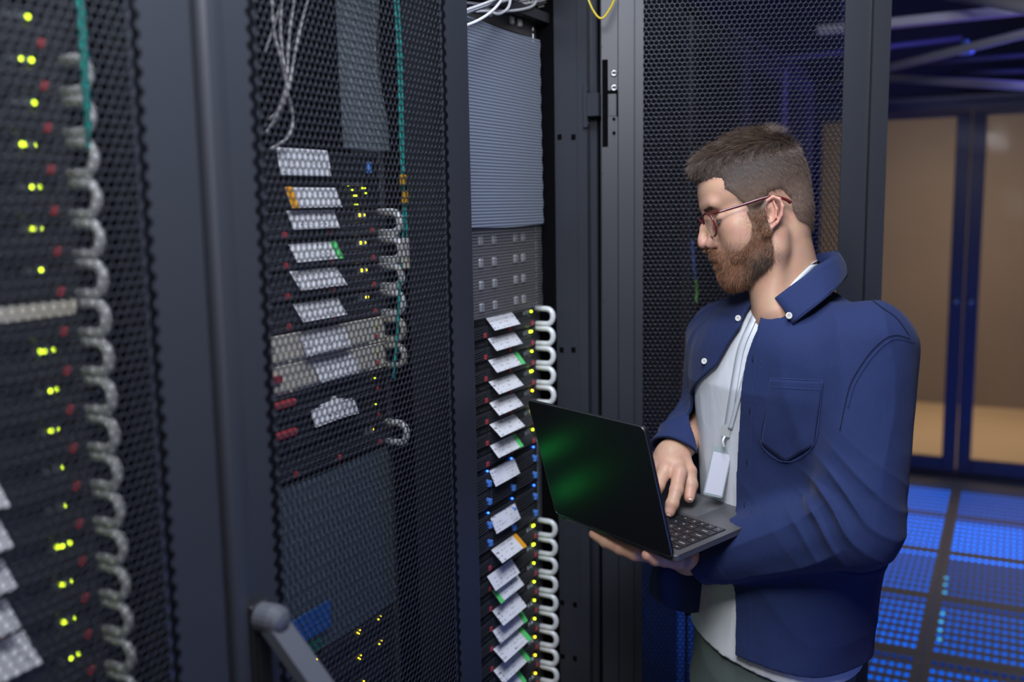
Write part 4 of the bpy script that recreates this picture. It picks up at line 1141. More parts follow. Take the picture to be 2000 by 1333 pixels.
def skin_mat():
    m = bpy.data.materials.new('skin'); m.use_nodes = True; nt = m.node_tree; b = nt.nodes['Principled BSDF']
    at = nt.nodes.new('ShaderNodeAttribute'); at.attribute_name = 'tone'
    n = nt.nodes.new('ShaderNodeTexNoise'); n.inputs['Scale'].default_value = 55; n.inputs['Detail'].default_value = 6
    mx = nt.nodes.new('ShaderNodeMix'); mx.data_type = 'RGBA'; mx.blend_type = 'MULTIPLY'; mx.inputs[0].default_value = .25
    tc = nt.nodes.new('ShaderNodeTexCoord'); nt.links.new(tc.outputs['Object'], n.inputs['Vector'])
    nt.links.new(at.outputs['Color'], mx.inputs[6]); nt.links.new(n.outputs['Color'], mx.inputs[7])
    nt.links.new(mx.outputs[2], b.inputs['Base Color'])
    n2 = nt.nodes.new('ShaderNodeTexNoise'); n2.inputs['Scale'].default_value = 420; n2.inputs['Detail'].default_value = 3
    nt.links.new(tc.outputs['Object'], n2.inputs['Vector'])
    bp = nt.nodes.new('ShaderNodeBump'); bp.inputs['Strength'].default_value = .22; bp.inputs['Distance'].default_value = .0008
    nt.links.new(n2.outputs['Fac'], bp.inputs['Height']); nt.links.new(bp.outputs[0], b.inputs['Normal'])
    b.inputs['Roughness'].default_value = .46; b.inputs['Specular IOR Level'].default_value = .42
    b.inputs['Subsurface Weight'].default_value = .18; b.inputs['Subsurface Radius'].default_value = (.9, .35, .2); b.inputs['Subsurface Scale'].default_value = .006
    return m
M_SKIN = skin_mat()
foot = b2w(0, 0, 0); foot[2] = 0
t0 = time.time()
body, BV = sdf_object('person', body_sdf, TC - np.array([.45, .45, 1.15]), TC + np.array([.45, .45, .50]), .0017, M_SKIN, None, foot, levels=6, lip=1.3)
tag(body, 'bearded man in glasses and open navy shirt, standing and typing on a laptop', 'person')
# complexion: ruddier ears, cheeks, nose and knuckles; lips; stubble-dark neck
tone = np.tile(np.array([.62, .37, .26]), (len(BV), 1))
hp = (BV - HCEN) @ HB * 1000
def blend(w, c):
    global tone
    tone = tone * (1 - w[:, None]) + np.array(c) * w[:, None]
gau = lambda c, r: np.exp(-(((np.stack([hp[:, 0], np.abs(hp[:, 1]), hp[:, 2]], 1) - np.array(c)) / np.array(r)) ** 2).sum(1))
blend(.4 * gau((70, 50, -32), (30, 30, 22)), (.60, .29, .22))
blend(.6 * gau((118, 0, -40), (18, 18, 16)), (.64, .29, .24))
blend(.65 * gau((2, 82, -20), (24, 14, 34)), (.66, .28, .22))
blend(.8 * gau((103, 6, -77), (12, 24, 10)), (.50, .20, .18))
blend(.6 * gau((88, 34, -8), (20, 22, 10)), (.45, .25, .20))
for F in (FING_R, FING_L):
    for pts, rad in F:
        for q, w in ((-1, .5), (-3, .35), (0, .3)):
            dd = np.exp(-(np.linalg.norm(BV - pts[q], axis=1) / .013) ** 2); blend(w * dd, (.68, .30, .24))
ca = body.data.color_attributes.new('tone', 'FLOAT_COLOR', 'POINT')
ca.data.foreach_set('color', np.concatenate([tone, np.ones((len(tone), 1))], 1).astype(np.float32).ravel())
print('body', len(BV), round(time.time() - t0, 1))
def part(o):
    return o
# nails
M_NAIL = mat('finger_nail', (.74, .50, .44), .3, coat=.3)
def nail(tip, prev, up, r):
    ax = tip - prev; ax /= np.linalg.norm(ax); n = up - ax * (up @ ax); n /= np.linalg.norm(n); s = np.cross(ax, n)
    V = []; F = []
    for i in range(7):
        for j in range(7):
            a = (i / 6 - .5) * 1.5; l = (j / 6 - .5)
            w = 1 - .25 * (abs(l) * 2) ** 3
            V.append(tip + ax * (l * r * 1.5 + r * .2) + s * math.sin(a * w) * r * .86 + n * (math.cos(a * w) * r * .92 + .0007 - (.0012 if j in (0, 6) or i in (0, 6) else 0)))
    for i in range(6):
        for j in range(6): F.append([i * 7 + j, i * 7 + j + 1, i * 7 + j + 8, i * 7 + j + 7])
    o = raw('fingernail', V, F, M_NAIL, body, True); return o
camdir = -CF
nail(FING_R[0][0][3], FING_R[0][0][2], camdir + CU * .5, .0080)
nail(FING_R[4][0][3], FING_R[4][0][2], camdir + CU * .3 + CR * .45, .0088)
nail(FING_R[1][0][3], FING_R[1][0][2], camdir + CU * .5, .0078)
# eyes
M_EYE = mat('eye_white', (.30, .27, .26), .35, coat=.2); M_IRIS = mat('dark_iris', (.008, .010, .010), .3, coat=.3)
for s in (-1, 1):
    c = h2w(79.8, s * 31, -9); g = MB()
    lk = HF_ * .9 - HU_ * .42
    prof = [(math.cos(a) * .0132, math.sin(a) * .0132) for a in np.linspace(math.pi * .99, .02, 14)]
    g.disc_stack(c, HF_, prof, 20); e = g.build('eye', M_EYE, body, True)
    g = MB(); prof = [(math.cos(a) * .0134, math.sin(a) * .0134) for a in np.linspace(.45, .02, 6)]
    g.disc_stack(c, lk, prof, 18); g.build('iris', M_IRIS, e, True)
# ------------------------------------------------------------------ clothes
def cloth(name, col, scale=900, rough=.85, sheen=.06, var=.1):
    m = bpy.data.materials.new(name); m.use_nodes = True; nt = m.node_tree; b = nt.nodes['Principled BSDF']
    b.inputs['Roughness'].default_value = rough; b.inputs['Sheen Weight'].default_value = sheen; b.inputs['Specular IOR Level'].default_value = .25
    tc = nt.nodes.new('ShaderNodeTexCoord')
    n = nt.nodes.new('ShaderNodeTexNoise'); n.inputs['Scale'].default_value = scale; n.inputs['Detail'].default_value = 2
    n2 = nt.nodes.new('ShaderNodeTexNoise'); n2.inputs['Scale'].default_value = 26; n2.inputs['Detail'].default_value = 5
    mp = nt.nodes.new('ShaderNodeMapping'); mp.inputs['Scale'].default_value = (1, 1, .35)
    nt.links.new(tc.outputs['Object'], n.inputs['Vector']); nt.links.new(tc.outputs['Object'], mp.inputs['Vector']); nt.links.new(mp.outputs[0], n2.inputs['Vector'])
    mx = nt.nodes.new('ShaderNodeMix'); mx.data_type = 'RGBA'; mx.inputs[6].default_value = tuple(v * (1 - var) for v in col) + (1,); mx.inputs[7].default_value = tuple(v * (1 + var) for v in col) + (1,)
    nt.links.new(n.outputs['Fac'], mx.inputs[0]); nt.links.new(mx.outputs[2], b.inputs['Base Color'])
    ad = nt.nodes.new('ShaderNodeMath'); ad.operation = 'MULTIPLY_ADD'; ad.inputs[1].default_value = .12
    nt.links.new(n.outputs['Fac'], ad.inputs[0]); nt.links.new(n2.outputs['Fac'], ad.inputs[2])
    bp = nt.nodes.new('ShaderNodeBump'); bp.inputs['Strength'].default_value = .8; bp.inputs['Distance'].default_value = .0045
    nt.links.new(ad.outputs[0], bp.inputs['Height']); nt.links.new(bp.outputs[0], b.inputs['Normal'])
    return m
M_SHIRT = cloth('navy_cotton', (.0155, .028, .100)); M_SEAM = cloth('navy_seam_thread', (.024, .042, .14)); M_SEAMD = cloth('dark_navy_thread', (.006, .010, .04))
M_TEE = cloth('light_grey_jersey', (.66, .69, .74), 1200, .9, .05, .05); M_JEAN = cloth('grey_green_denim', (.10, .13, .125), 1100, .9)

def loc_(P): Q = P - TC; return Q @ BL, Q @ BF, Q[:, 2]
ZK = np.array([-1.2, -.80, -.66, -.50, -.36, -.22, -.10, .02, .10])
WK = np.array([.164, .162, .158, .160, .172, .180, .186, .182, .175])
DK = np.array([.125, .128, .128, .124, .120, .124, .122, .110, .100])
CK = np.array([.032, .032, .026, .006, -.016, -.012, -.002, -.006, -.010])
def torso(P, off=0.0):
    l, f, z = loc_(P)
    w = np.interp(z, ZK, WK) + off; d = np.interp(z, ZK, DK) + off; f = f - np.interp(z, ZK, CK)
    e = 2.35
    k = (np.abs(l / w) ** e + np.abs(f / d) ** e) ** (1 / e)
    s = (k - 1) * np.minimum(w, d) * 1.05
    top = (z - (.082 + off - .41 * np.sqrt(l * l + .0009) - .5 * np.maximum(np.abs(f) - .03, 0))) * .9
    return smax(s, top, .05)
SEL = PX(1674, 1026, 1.590); SCU = PX(1368, 1089, 1.755)
SRC = PX(1316, 884, 1.850)
def ridge(x, p=1.4): return (1 - np.abs(np.sin(x))) ** p
def sleeve_solid(P, off):
    a = _cap(P, PX(1692, 684, 1.632), SEL, .071 + off, .059 + off)
    # fabric pooling above the bent elbow and along the forearm
    a = smin(a, _cap(P, SEL, SCU, .054 + off, .040 + off), .022)
    b = _cap(P, PX(1420, 668, 1.895), REL, .062 + off, .056 + off)
    b = smin(b, _cap(P, REL, SRC, .050 + off, .037 + off), .02)
    return a, b
UA = (SEL - PX(1692, 684, 1.632)); UAL = np.linalg.norm(UA); UAn = UA / UAL
FA = (SCU - SEL); FAL = np.linalg.norm(FA); FAn = FA / FAL
def shirt_solid(P, off=.014, folds=True, parts=False):
    l, f, z = loc_(P)
    t = torso(P, off)
    low = np.clip((-z - .30) / .35, 0, 1)
    if folds:
        wv = nz(P, 9.0, 1.0); w2 = nz(P, 21.0, 3.0)
        w3 = nz(P, 47.0, 2.0); w4 = nz(P * np.array([1, 1, .6]), 85.0, 6.0)
        t = t - .0035 * wv - .0022 * w2 - .0011 * w3 - .0005 * w4
        t = t - .0075 * low * ridge(l * 17 + f * 9 + z * 3.2 + wv * .9, 1.6) * np.clip(.8 + w2, .2, 1.4)
        t = t - .0050 * np.exp(-((z + .38) / .13) ** 2) * ridge(z * 26 + l * 22 + wv * 1.6, 1.7)
        t = t - .0045 * np.exp(-((l - .13) / .06) ** 2 - ((z + .12) / .16) ** 2) * ridge(l * 38 + z * 10 + wv, 1.5)
    a, b = sleeve_solid(P, off - .004)
    if folds:
        Q = P - SEL; de = np.linalg.norm(Q, axis=1)
        s1 = Q @ FAn; s0 = -(Q @ UAn)
        n1 = nz(P, 24.0, 5.0); n2 = nz(P, 11.0, 8.0)
        # creases fanning out of the inner elbow
        dc_ = np.linalg.norm(P - PX(1632, 992, 1.56), axis=1); fan = ridge(s1 * 70 - s0 * 40 + n1 * 1.3, 1.5) * (np.exp(-(dc_ / .058) ** 2) + .25 * np.exp(-(de / .10) ** 2))
        a = a - .0115 * fan
        a = a - .0075 * ridge(s1 * 30 + (Q @ ZH) * 46 + n2 * 2.2, 1.6) * np.clip(s1 / .05, 0, 1) * np.clip(1.15 - s1 / .30, .25, 1)
        a = a - .0030 * ridge((Q @ BL) * 30 + s0 * 9 + n2 * 1.8, 1.6) * np.clip(s0 / .06, 0, 1)
        a = a - .0025 * n2 - .0013 * w3 - .0006 * w4
        Qr = P - REL; b = b - .0060 * ridge((Qr @ (SRC - REL)) / np.linalg.norm(SRC - REL) * 60 + n1 * 1.8, 1.5) - .0035 * n2
    d = smin(t, a, .030); d = smin(d, b, .030)
    return (d, a, b) if parts else d
# opening of the shirt, read off the torso in its own coordinates (sideways position against height)
def edge_lz(path):
    P = march(lambda Q: torso(Q, .014), [p[0] for p in path], [p[1] for p in path]); Q = P - TC
    z = Q[:, 2]; l = Q @ BL; o = np.argsort(z); return z[o], l[o]
EN = edge_lz([(1499, 592), (1478, 645), (1458, 700), (1447, 780), (1441, 860), (1437, 960), (1436, 1080), (1437, 1200), (1436, 1318)])
EF = edge_lz([(1441, 640), (1424, 665), (1409, 692), (1396, 715)])
def open_n(z): return np.interp(z, EN[0], EN[1])
def open_f(z): return np.interp(z, np.concatenate([[-.4, EF[0][0] - .07], EF[0]]), np.concatenate([[-.155, -.150], EF[1]]))
CUFN = FAn; CUR = (SRC - REL) / np.linalg.norm(SRC - REL) * .8 - ZH * .5; CUR /= np.linalg.norm(CUR)
def shirt_sdf(P):
    l, f, z = loc_(P)
    s, sa, sb = shirt_solid(P, parts=True)
    n = l - open_n(z)
    band = np.clip(1 - np.abs(n - .016) / .0165, 0, 1) > 0
    s = s - np.where(band & (f > 0) & (z < .03), .0013, 0)
    # cuffs: raised band at the sleeve ends
    c1 = (P - SCU) @ CUFN; c2 = (P - SRC) @ CUR
    sh = np.maximum(s, -(s + np.where(sa < .02, .009, .0055)))
    op = np.maximum(np.maximum(np.maximum(open_f(z) - l, l - open_n(z)), -f), torso(P, .014) - .035)
    op = np.maximum(np.maximum(op, .004 - sa), .004 - sb)
    sh = smax(sh, -op, .0015)
    near_l = np.linalg.norm(P - SCU, axis=1) < .13; near_r = np.linalg.norm(P - SRC, axis=1) < .10
    sh = np.where(near_l, smax(sh, c1, .0015), sh); sh = np.where(near_r, smax(sh, c2, .0015), sh)
    # neck hole and hem
    sh = smax(sh, -_cap(P, NK1 - ZH * .03, NK1 + ZH * .2 - BF * .01, .066, .066), .002)
    hem = -(z + HEMZ - .010 * np.cos(l * 11))
    return smax(sh, hem, .0015)
HEMZ = .575
_hp = march(lambda Q: torso(Q, .014), [1437, 1500, 1560, 1620, 1688, 1345, 1390, 1430], [1325, 1333, 1333, 1322, 1290, 1250, 1285, 1300]); print('hem', [(round((q - TC) @ BL, 3), round((q - TC)[2], 3), round(float((q - TC) @ BF), 3)) for q in _hp])
t0 = time.time()
shirt, SV = sdf_object('navy_shirt', shirt_sdf, TC - np.array([.55, .55, .80]), TC + np.array([.45, .45, .25]), .0022, M_SHIRT, body, None, levels=5, lip=1.6)
shirt['label'] = 'open navy button-down shirt with long sleeves'
print('shirt', len(SV), round(time.time() - t0, 1))
def tee_sdf(P):
    l, f, z = loc_(P)
    n = nz(P, 12.0, 2.0)
    d = torso(P, .001) - .0022 * n - .0035 * ridge(l * 24 + z * 5 + n * 1.2, 1.6) * np.clip(-z / .4, 0, 1) - .0012 * nz(P, 30, 1.0)
    d = smax(d, -(_cap(P, NK1 - ZH * .0 + BF * .012, NK1 + ZH * .3, .0595, .0595)), .003)
    rib = np.abs(_cap(P, NK1 + BF * .012, NK1 + ZH * .3, .0595, .0595) - .010) - .0095
    d = np.where(rib < 0, d - .0012, d)
    return smax(d, -(z + .585 + .12 * l), .003)
tee, _ = sdf_object('grey_t_shirt', tee_sdf, TC - np.array([.35, .35, .80]), TC + np.array([.35, .35, .22]), .0032, M_TEE, body, None, levels=5)
tee['label'] = 'plain light grey round-neck t-shirt'
def jean_sdf(P):
    l, f, z = loc_(P)
    d = smax(torso(P, -.006), z + .53, .01)
    d = smax(d, -(z + .86), .04)
    for s in (-1, 1):
        d = smin(d, chain(P, [b2w(s * .088, .0, -.80), b2w(s * .10, .015, -1.02), b2w(s * .11, -.01, -1.44)], [.098, .08, .062]), .03)
    d = d - .003 * ridge(z * 30 + l * 20 + nz(P, 14, 4) * 2, 1.6)
    return d
jean, _ = sdf_object('jeans', jean_sdf, TC - np.array([.35, .35, 1.52]), TC + np.array([.35, .35, -.5]), .006, M_JEAN, body, None, levels=4)
jean['label'] = 'grey-green jeans'
M_SHOE = mat('black_leather', (.02, .02, .022), .4)
for s in (-1, 1):
    c = b2w(s * .11, .05, 0); c[2] = .045
    fn = lambda P, c=c: smax(smin(_ell(P, c + BF * .03, (.05, .14, .045), np.stack([BL, BF, ZH], 1)), _cap(P, c - BF * .06, c - BF * .05 + ZH * .07, .045, .045), .03), -(P[:, 2] - .002), .004)
    so, _ = sdf_object('shoe', fn, c - .22, c + .22, .006, M_SHOE, body, None, levels=3)

# far tail of the shirt hanging away from the body
def loft(rows, name, m, parent, thick=.002, sub=2):
    rows = [smooth_path(r, 24) if len(r) > 2 else np.array(r) for r in rows]
    n = min(len(r) for r in rows); R = np.array([r[np.linspace(0, len(r) - 1, n).astype(int)] for r in rows])
    k = len(rows)
    if k > 2: R = np.stack([smooth_path(R[:, i], 4 * (k - 1)) for i in range(n)], 1); k = R.shape[0]
    V = R.reshape(-1, 3); F = [[i * n + j, i * n + j + 1, (i + 1) * n + j + 1, (i + 1) * n + j] for i in range(k - 1) for j in range(n - 1)]
    o = raw(name, V, F, m, parent, True)
    md = o.modifiers.new('cloth_thickness', 'SOLIDIFY'); md.thickness = thick; md.offset = 0
    return o
loft([[PX(1392, 1085, 1.86), PX(1340, 1088, 1.84), PX(1300, 1092, 1.83), PX(1280, 1096, 1.84)],
      [PX(1392, 1130, 1.86), PX(1338, 1135, 1.83), PX(1292, 1132, 1.82), PX(1270, 1128, 1.85)],
      [PX(1392, 1190, 1.86), PX(1345, 1198, 1.84), PX(1300, 1185, 1.83), PX(1268, 1160, 1.86)]], 'shirt_tail', M_SHIRT, shirt, .002)
# collar
fold = [PX(1513, 583, 1.664), PX(1538, 564, 1.664), PX(1570, 541, 1.672), PX(1602, 517, 1.69), PX(1636, 499, 1.735), PX(1630, 492, 1.79), PX(1590, 500, 1.835), PX(1545, 528, 1.845), PX(1500, 556, 1.82), PX(1470, 572, 1.775)]
mid = [PX(1530, 604, 1.652), PX(1560, 588, 1.648), PX(1590, 566, 1.652), PX(1622, 542, 1.672), PX(1649, 520, 1.730), PX(1640, 510, 1.80), PX(1592, 520, 1.855), PX(1538, 548, 1.868), PX(1486, 575, 1.845), PX(1455, 588, 1.785)]
edge = [PX(1549, 634, 1.640), PX(1576, 612, 1.630), PX(1602, 592, 1.632), PX(1630, 568, 1.652), PX(1654, 540, 1.722), PX(1645, 528, 1.81), PX(1594, 540, 1.872), PX(1532, 566, 1.888), PX(1476, 590, 1.862), PX(1440, 604, 1.792)]
col = loft([fold, mid, edge], 'collar', M_SHIRT, shirt, .0034); col['label'] = 'button-down collar'
stand = [p + np.array(q) for p, q in zip([PX(1508, 603, 1.668), PX(1536, 590, 1.668), PX(1570, 570, 1.68), PX(1600, 548, 1.70), PX(1626, 530, 1.742), PX(1620, 525, 1.79), PX(1585, 535, 1.825), PX(1545, 555, 1.835), PX(1500, 580, 1.81), PX(1474, 596, 1.77)], [(0, 0, 0)] * 10)]
loft([[p * .5 + q * .5 + (NK1 - q) * np.array([1, 1, 0]) * .04 for p, q in zip(fold, fold)], stand], 'collar_stand', M_SHIRT, shirt, .003)
tube = lambda P, r, nm, m, par: MB().tube(P, r, 6).build(nm, m, par, True)
tube(smooth_path([e + (f_ - e) * .10 - CF * .002 for e, f_ in zip(edge[:5], fold[:5])], 30), .0007, 'stitching', M_SEAM, col)
# seams, stitching and the chest pocket laid onto the cloth
def onshirt(path, lift=.001, n=60, fn=None):
    fn = fn or (lambda Q: shirt_solid(Q) - .0016)
    q = smooth_path([(x, y, 0) for x, y in path], n)[:, :2]
    P = march(fn, q[:, 0], q[:, 1]); return P - CF * lift
def seam(path, nm='seam', m=None, r=.0008, n=60, lift=.0004): return tube(onshirt(path, lift, n), r, nm, m or M_SEAM, shirt)
seam([(1656, 545), (1690, 575), (1722, 600), (1752, 622), (1776, 655)], m=M_SEAMD, r=.0007)
seam([(1778, 662), (1752, 655), (1728, 662), (1700, 688), (1676, 722), (1660, 752), (1650, 790), (1640, 840)], r=.0007, m=M_SEAMD)
seam([(1786, 668), (1752, 662), (1733, 669), (1706, 694), (1682, 728), (1666, 758), (1656, 796)], r=.0006)
seam([(1483, 660), (1471, 760), (1467, 860), (1466, 980), (1468, 1000)], 'stitching', r=.0006)
def patch(poly, nm, lift=.0022, nu=16, nv=16, fn=None, m=None, parent=None):
    """poly = 4 px corners (tl, tr, br, bl)"""
    u = np.linspace(0, 1, nu); v = np.linspace(0, 1, nv); UU, VV = np.meshgrid(u, v, indexing='ij'); p = np.array(poly, float)
    q = (p[0] * ((1 - UU) * (1 - VV))[..., None] + p[1] * (UU * (1 - VV))[..., None] + p[2] * (UU * VV)[..., None] + p[3] * ((1 - UU) * VV)[..., None]).reshape(-1, 2)
    P = march(fn or (lambda Q: shirt_solid(Q) - .0016), q[:, 0], q[:, 1]) - CF * lift
    F = [[i * nv + j, i * nv + j + 1, (i + 1) * nv + j + 1, (i + 1) * nv + j] for i in range(nu - 1) for j in range(nv - 1)]
    o = raw(nm, P, F, m or M_SHIRT, parent or shirt, True); md = o.modifiers.new('cloth_thickness', 'SOLIDIFY'); md.thickness = .0026; md.offset = 0
    return o
def pocket_px(nu=24, nv=18):
    out = []
    for a in np.linspace(0, 1, nu):
        tp = np.array([1505, 738]) * (1 - a) + np.array([1606, 743]) * a
        bt = np.array([np.interp(a, [0, .46, 1], [1487, 1533, 1588]), np.interp(a, [0, .46, 1], [868, 904, 871])])
        for b in np.linspace(0, 1, nv): out.append(tp * (1 - b) + bt * b)
    return np.array(out), nu, nv
q_, nu_, nv_ = pocket_px(); P_ = march(lambda Q: shirt_solid(Q) - .0016, q_[:, 0], q_[:, 1]) - CF * .0012
pk = raw('chest_pocket', P_, [[i * nv_ + j, i * nv_ + j + 1, (i + 1) * nv_ + j + 1, (i + 1) * nv_ + j] for i in range(nu_ - 1) for j in range(nv_ - 1)], M_SHIRT, shirt, True)
md = pk.modifiers.new('cloth_thickness', 'SOLIDIFY'); md.thickness = .002; md.offset = 0
for path in ([(1505, 739), (1606, 744)], [(1508, 757), (1602, 762)], [(1606, 744), (1600, 800), (1588, 870), (1535, 903), (1486, 868), (1494, 800), (1505, 739)]):
    o = tube(onshirt(path, .0026, 40), .0007, 'stitching', M_SEAM, pk)
M_BUT = mat('white_button', (.75, .74, .72), .3, coat=.3)
def button(c, n, r=.0055, par=None):
    n = n / np.linalg.norm(n); g = MB().disc_stack(c - n * .001, n, [(0, r), (.0018, r), (.0026, r * .86), (.0019, r * .62), (.0018, .0001)], 20)
    o = g.build('button', M_BUT, par or shirt, True)
    t = np.cross(n, ZH); t /= np.linalg.norm(t)
    g = MB()
    for a, b in ((1, 1), (-1, 1), (1, -1), (-1, -1)): g.disc_stack(c + t * .0011 * a + ZH * .0011 * b + n * .0008, n, [(0, .0005), (.0006, .0005)], 8)
    g.build('button_hole', mat('button_thread', (.3, .25, .22), .6), o); return o
button(PX(1541, 617, 1.640), -CF + BL * .3, .0058, col)
for p, fn in (((1441, 622), None), ((1375, 706), None)):
    c = march(lambda Q: shirt_solid(Q) - .0016, [p[0]], [p[1]])[0]; 
    if (c - CO) @ CF > 2.2: c = PX(p[0], p[1], 1.80)
    button(c - CF * .002, -CF * .7 - CR * .6, .0055)
for y in (700, 800, 900, 985):
    x = np.interp(y, [650, 1000], [1472, 1452]); tube(onshirt([(x, y - 5), (x + .5, y + 6)], .0016, 4), .0009, 'buttonhole', M_SEAMD, shirt)

# ------------------------------------------------------------------ hair and beard
def hair_cap(P, grow=0.0):
    A = P.copy(); A[:, 1] = np.abs(A[:, 1])
    d = _ell(P, (5, 0, 42), (93 + grow, 74.5 + grow, 82 + grow))
    d = smin(d, _ell(P, (-41, 0, -18), (40 + grow, 52 + grow, 48 + grow)), 26)
    d = smin(d, _ell(P, (6, 0, 60), (83, 60, 69)), 10)
    d = smin(d, _ell(P, (60, 0, 83), (44, 46, 33)), 12)
    d = smin(d, _cap(P, (84, 6, 86), (101, 12, 77), 11, 6), 8)
    d = smin(d, _cap(P, (80, -20, 86), (98, -10, 77), 11, 6), 8)
    return d
HPOLY = [(44, -26), (45, -3), (55, 11), (64, 24), (75, 36), (73, 53), (82, 61), (96, 61), (130, 70), (150, 170), (-150, 170), (-150, -62), (-70, -68), (-52, -56), (-35, -46), (-31, -26), (-30, -5), (-19, 12), (2, 13), (13, -1), (20, -20), (21, -44), (44, -42)]
BPOLY = [(46, -8), (44, -34), (52, -55), (63, -66), (78, -72), (91, -66), (100, -55), (109, -51), (130, -49), (130, -125), (100, -150), (70, -160), (38, -140), (25, -105), (18, -75), (19, -49), (20, -8)]
def hair_region(P):
    w = np.sin(P[:, 0] * .9) * np.sin(P[:, 2] * .8) * 1.2
    return poly_sd(P[:, 0], P[:, 2], HPOLY) + w
def skull_mm(Pw):
    return smin(head_sdf(Pw), _cap(Pw, NK0, NK1, .0545, .060), .022) * 1000
def hair_sdf(Pw):
    P = (Pw - HCEN) @ HB * 1000
    reg = hair_region(P)
    d = smin(hair_cap(P), skull_mm(Pw) - 1.6, 4)
    n = nz(P, .22, 1.0) * 1.1 + nz(P * np.array([.35, 1, 1]), .55, 3.0) * .9
    top = np.clip((P[:, 2] - 60) / 40, 0, 1)
    d = d - n * (.25 + .9 * top)
    # thin out towards the edge so that it ends on the skin
    edge_ = np.clip((reg + 9) / 9, 0, 3) ** 2 * 3.2 * (1 - np.clip((P[:, 0] - 70) / 20, 0, 1) * np.clip((P[:, 2] - 55) / 8, 0, 1))
    d = d + edge_
    return smax(d, reg * .9, 2) / 1000
M_HAIRB = bpy.data.materials.new('hair_base'); M_HAIRB.use_nodes = True
_nt = M_HAIRB.node_tree; _b = _nt.nodes['Principled BSDF']; _a = _nt.nodes.new('ShaderNodeAttribute'); _a.attribute_name = 'tone'; _nt.links.new(_a.outputs['Color'], _b.inputs['Base Color']); _b.inputs['Roughness'].default_value = .7
hair, HV = sdf_object('hair', hair_sdf, HCEN - .19, HCEN + .19, .0018, M_HAIRB, body, None, levels=5)
hair['label'] = 'short brown hair, swept up in front and cropped at the sides'
def vnormals(me):
    n = np.empty(len(me.vertices) * 3, np.float32); me.vertices.foreach_get('normal', n); return n.reshape(-1, 3).astype(float)
def set_tone(o, c):
    ca = o.data.color_attributes.new('tone', 'FLOAT_COLOR', 'POINT'); ca.data.foreach_set('color', np.concatenate([c, np.ones((len(c), 1))], 1).astype(np.float32).ravel())
HP = (HV - HCEN) @ HB * 1000
side = np.clip((62 - HP[:, 2]) / 50, 0, 1)[:, None]
set_tone(hair, np.array([.030, .020, .015]) * (1 - side) + np.array([.17, .11, .082]) * side ** 1.6 + np.array([.03, .02, .015]) * (side - side ** 1.6))
M_HAIR = []
def hair_mat(name, col, rough=.42):
    m = bpy.data.materials.new(name); m.use_nodes = True; nt = m.node_tree; b = nt.nodes['Principled BSDF']
    hi = nt.nodes.new('ShaderNodeHairInfo'); mx = nt.nodes.new('ShaderNodeMix'); mx.data_type = 'RGBA'
    mx.inputs[6].default_value = tuple(v * .4 for v in col) + (1,); mx.inputs[7].default_value = tuple(v * 1.9 for v in col) + (1,)
    nt.links.new(hi.outputs['Random'], mx.inputs[0]); nt.links.new(mx.outputs[2], b.inputs['Base Color'])
    b.inputs['Roughness'].default_value = rough; b.inputs['Specular IOR Level'].default_value = .6; return m
def strands(name, roots, dirs1, dirs2, length, rad, m, parent, n=5, jitter=.12):
    """each strand leaves along dirs1 and bends over to dirs2"""
    N = len(roots); t = np.linspace(0, 1, n)[None, :, None]
    d1 = dirs1 + rng.normal(0, jitter, dirs1.shape); d2 = dirs2 + rng.normal(0, jitter, dirs2.shape)
    d1 /= np.linalg.norm(d1, axis=1)[:, None]; d2 /= np.linalg.norm(d2, axis=1)[:, None]
    L = np.broadcast_to(np.asarray(length, float), (N,))[:, None, None]
    P = roots[:, None] + d1[:, None] * L * (t - t * t * .5) + d2[:, None] * L * (t * t * .5)
    hc = bpy.data.hair_curves.new(name); hc.add_curves([n] * N)
    off = wloc(parent)
    hc.attributes['position'].data.foreach_set('vector', (P - off).astype(np.float32).ravel())
    ra = hc.attributes.get('radius') or hc.attributes.new('radius', 'FLOAT', 'POINT')
    rr = (np.asarray(rad) * np.ones((N, 1))) * np.linspace(1, .35, n)[None]
    ra.data.foreach_set('value', rr.astype(np.float32).ravel())
    hc.materials.append(m); o = bpy.data.objects.new(name, hc); COL.objects.link(o); o.parent = parent; return o
HN = vnormals(hair.data)
reg = hair_region(HP)
idx = rng.choice(len(HV), 60000, replace=True); idx = idx[(reg[idx] < 0)]
h = HP[idx]; nrm = HN[idx]; top = np.clip((h[:, 2] - 72) / 28, 0, 1); frt = np.clip((h[:, 0] - 20) / 60, 0, 1)
root = HV[idx] + rng.normal(0, .0006, (len(idx), 3)) - nrm * .001
down = -HU_ * 1.0 - HF_ * .35
# sides grow down and back, the top sweeps forward from the crown and lifts at the fringe
wav = np.sin(h[:, 1] * .16 + h[:, 0] * .05)[:, None] * .22
flow_top = HF_[None] * .9 + HL_[None] * (.28 + wav) + HU_[None] * (-.35 * frt[:, None])
flow = flow_top * top[:, None] + down[None] * (1 - top[:, None])
flow = flow - nrm * (flow * nrm).sum(1)[:, None] * .95
length = .0045 * (1 - top) + .024 * top + rng.random(len(idx)) * .004
k = rng.random(len(idx)) < np.where(top > .25, .55, .85)
m_top = (top > .25) & k; m_side = (top <= .25) & k
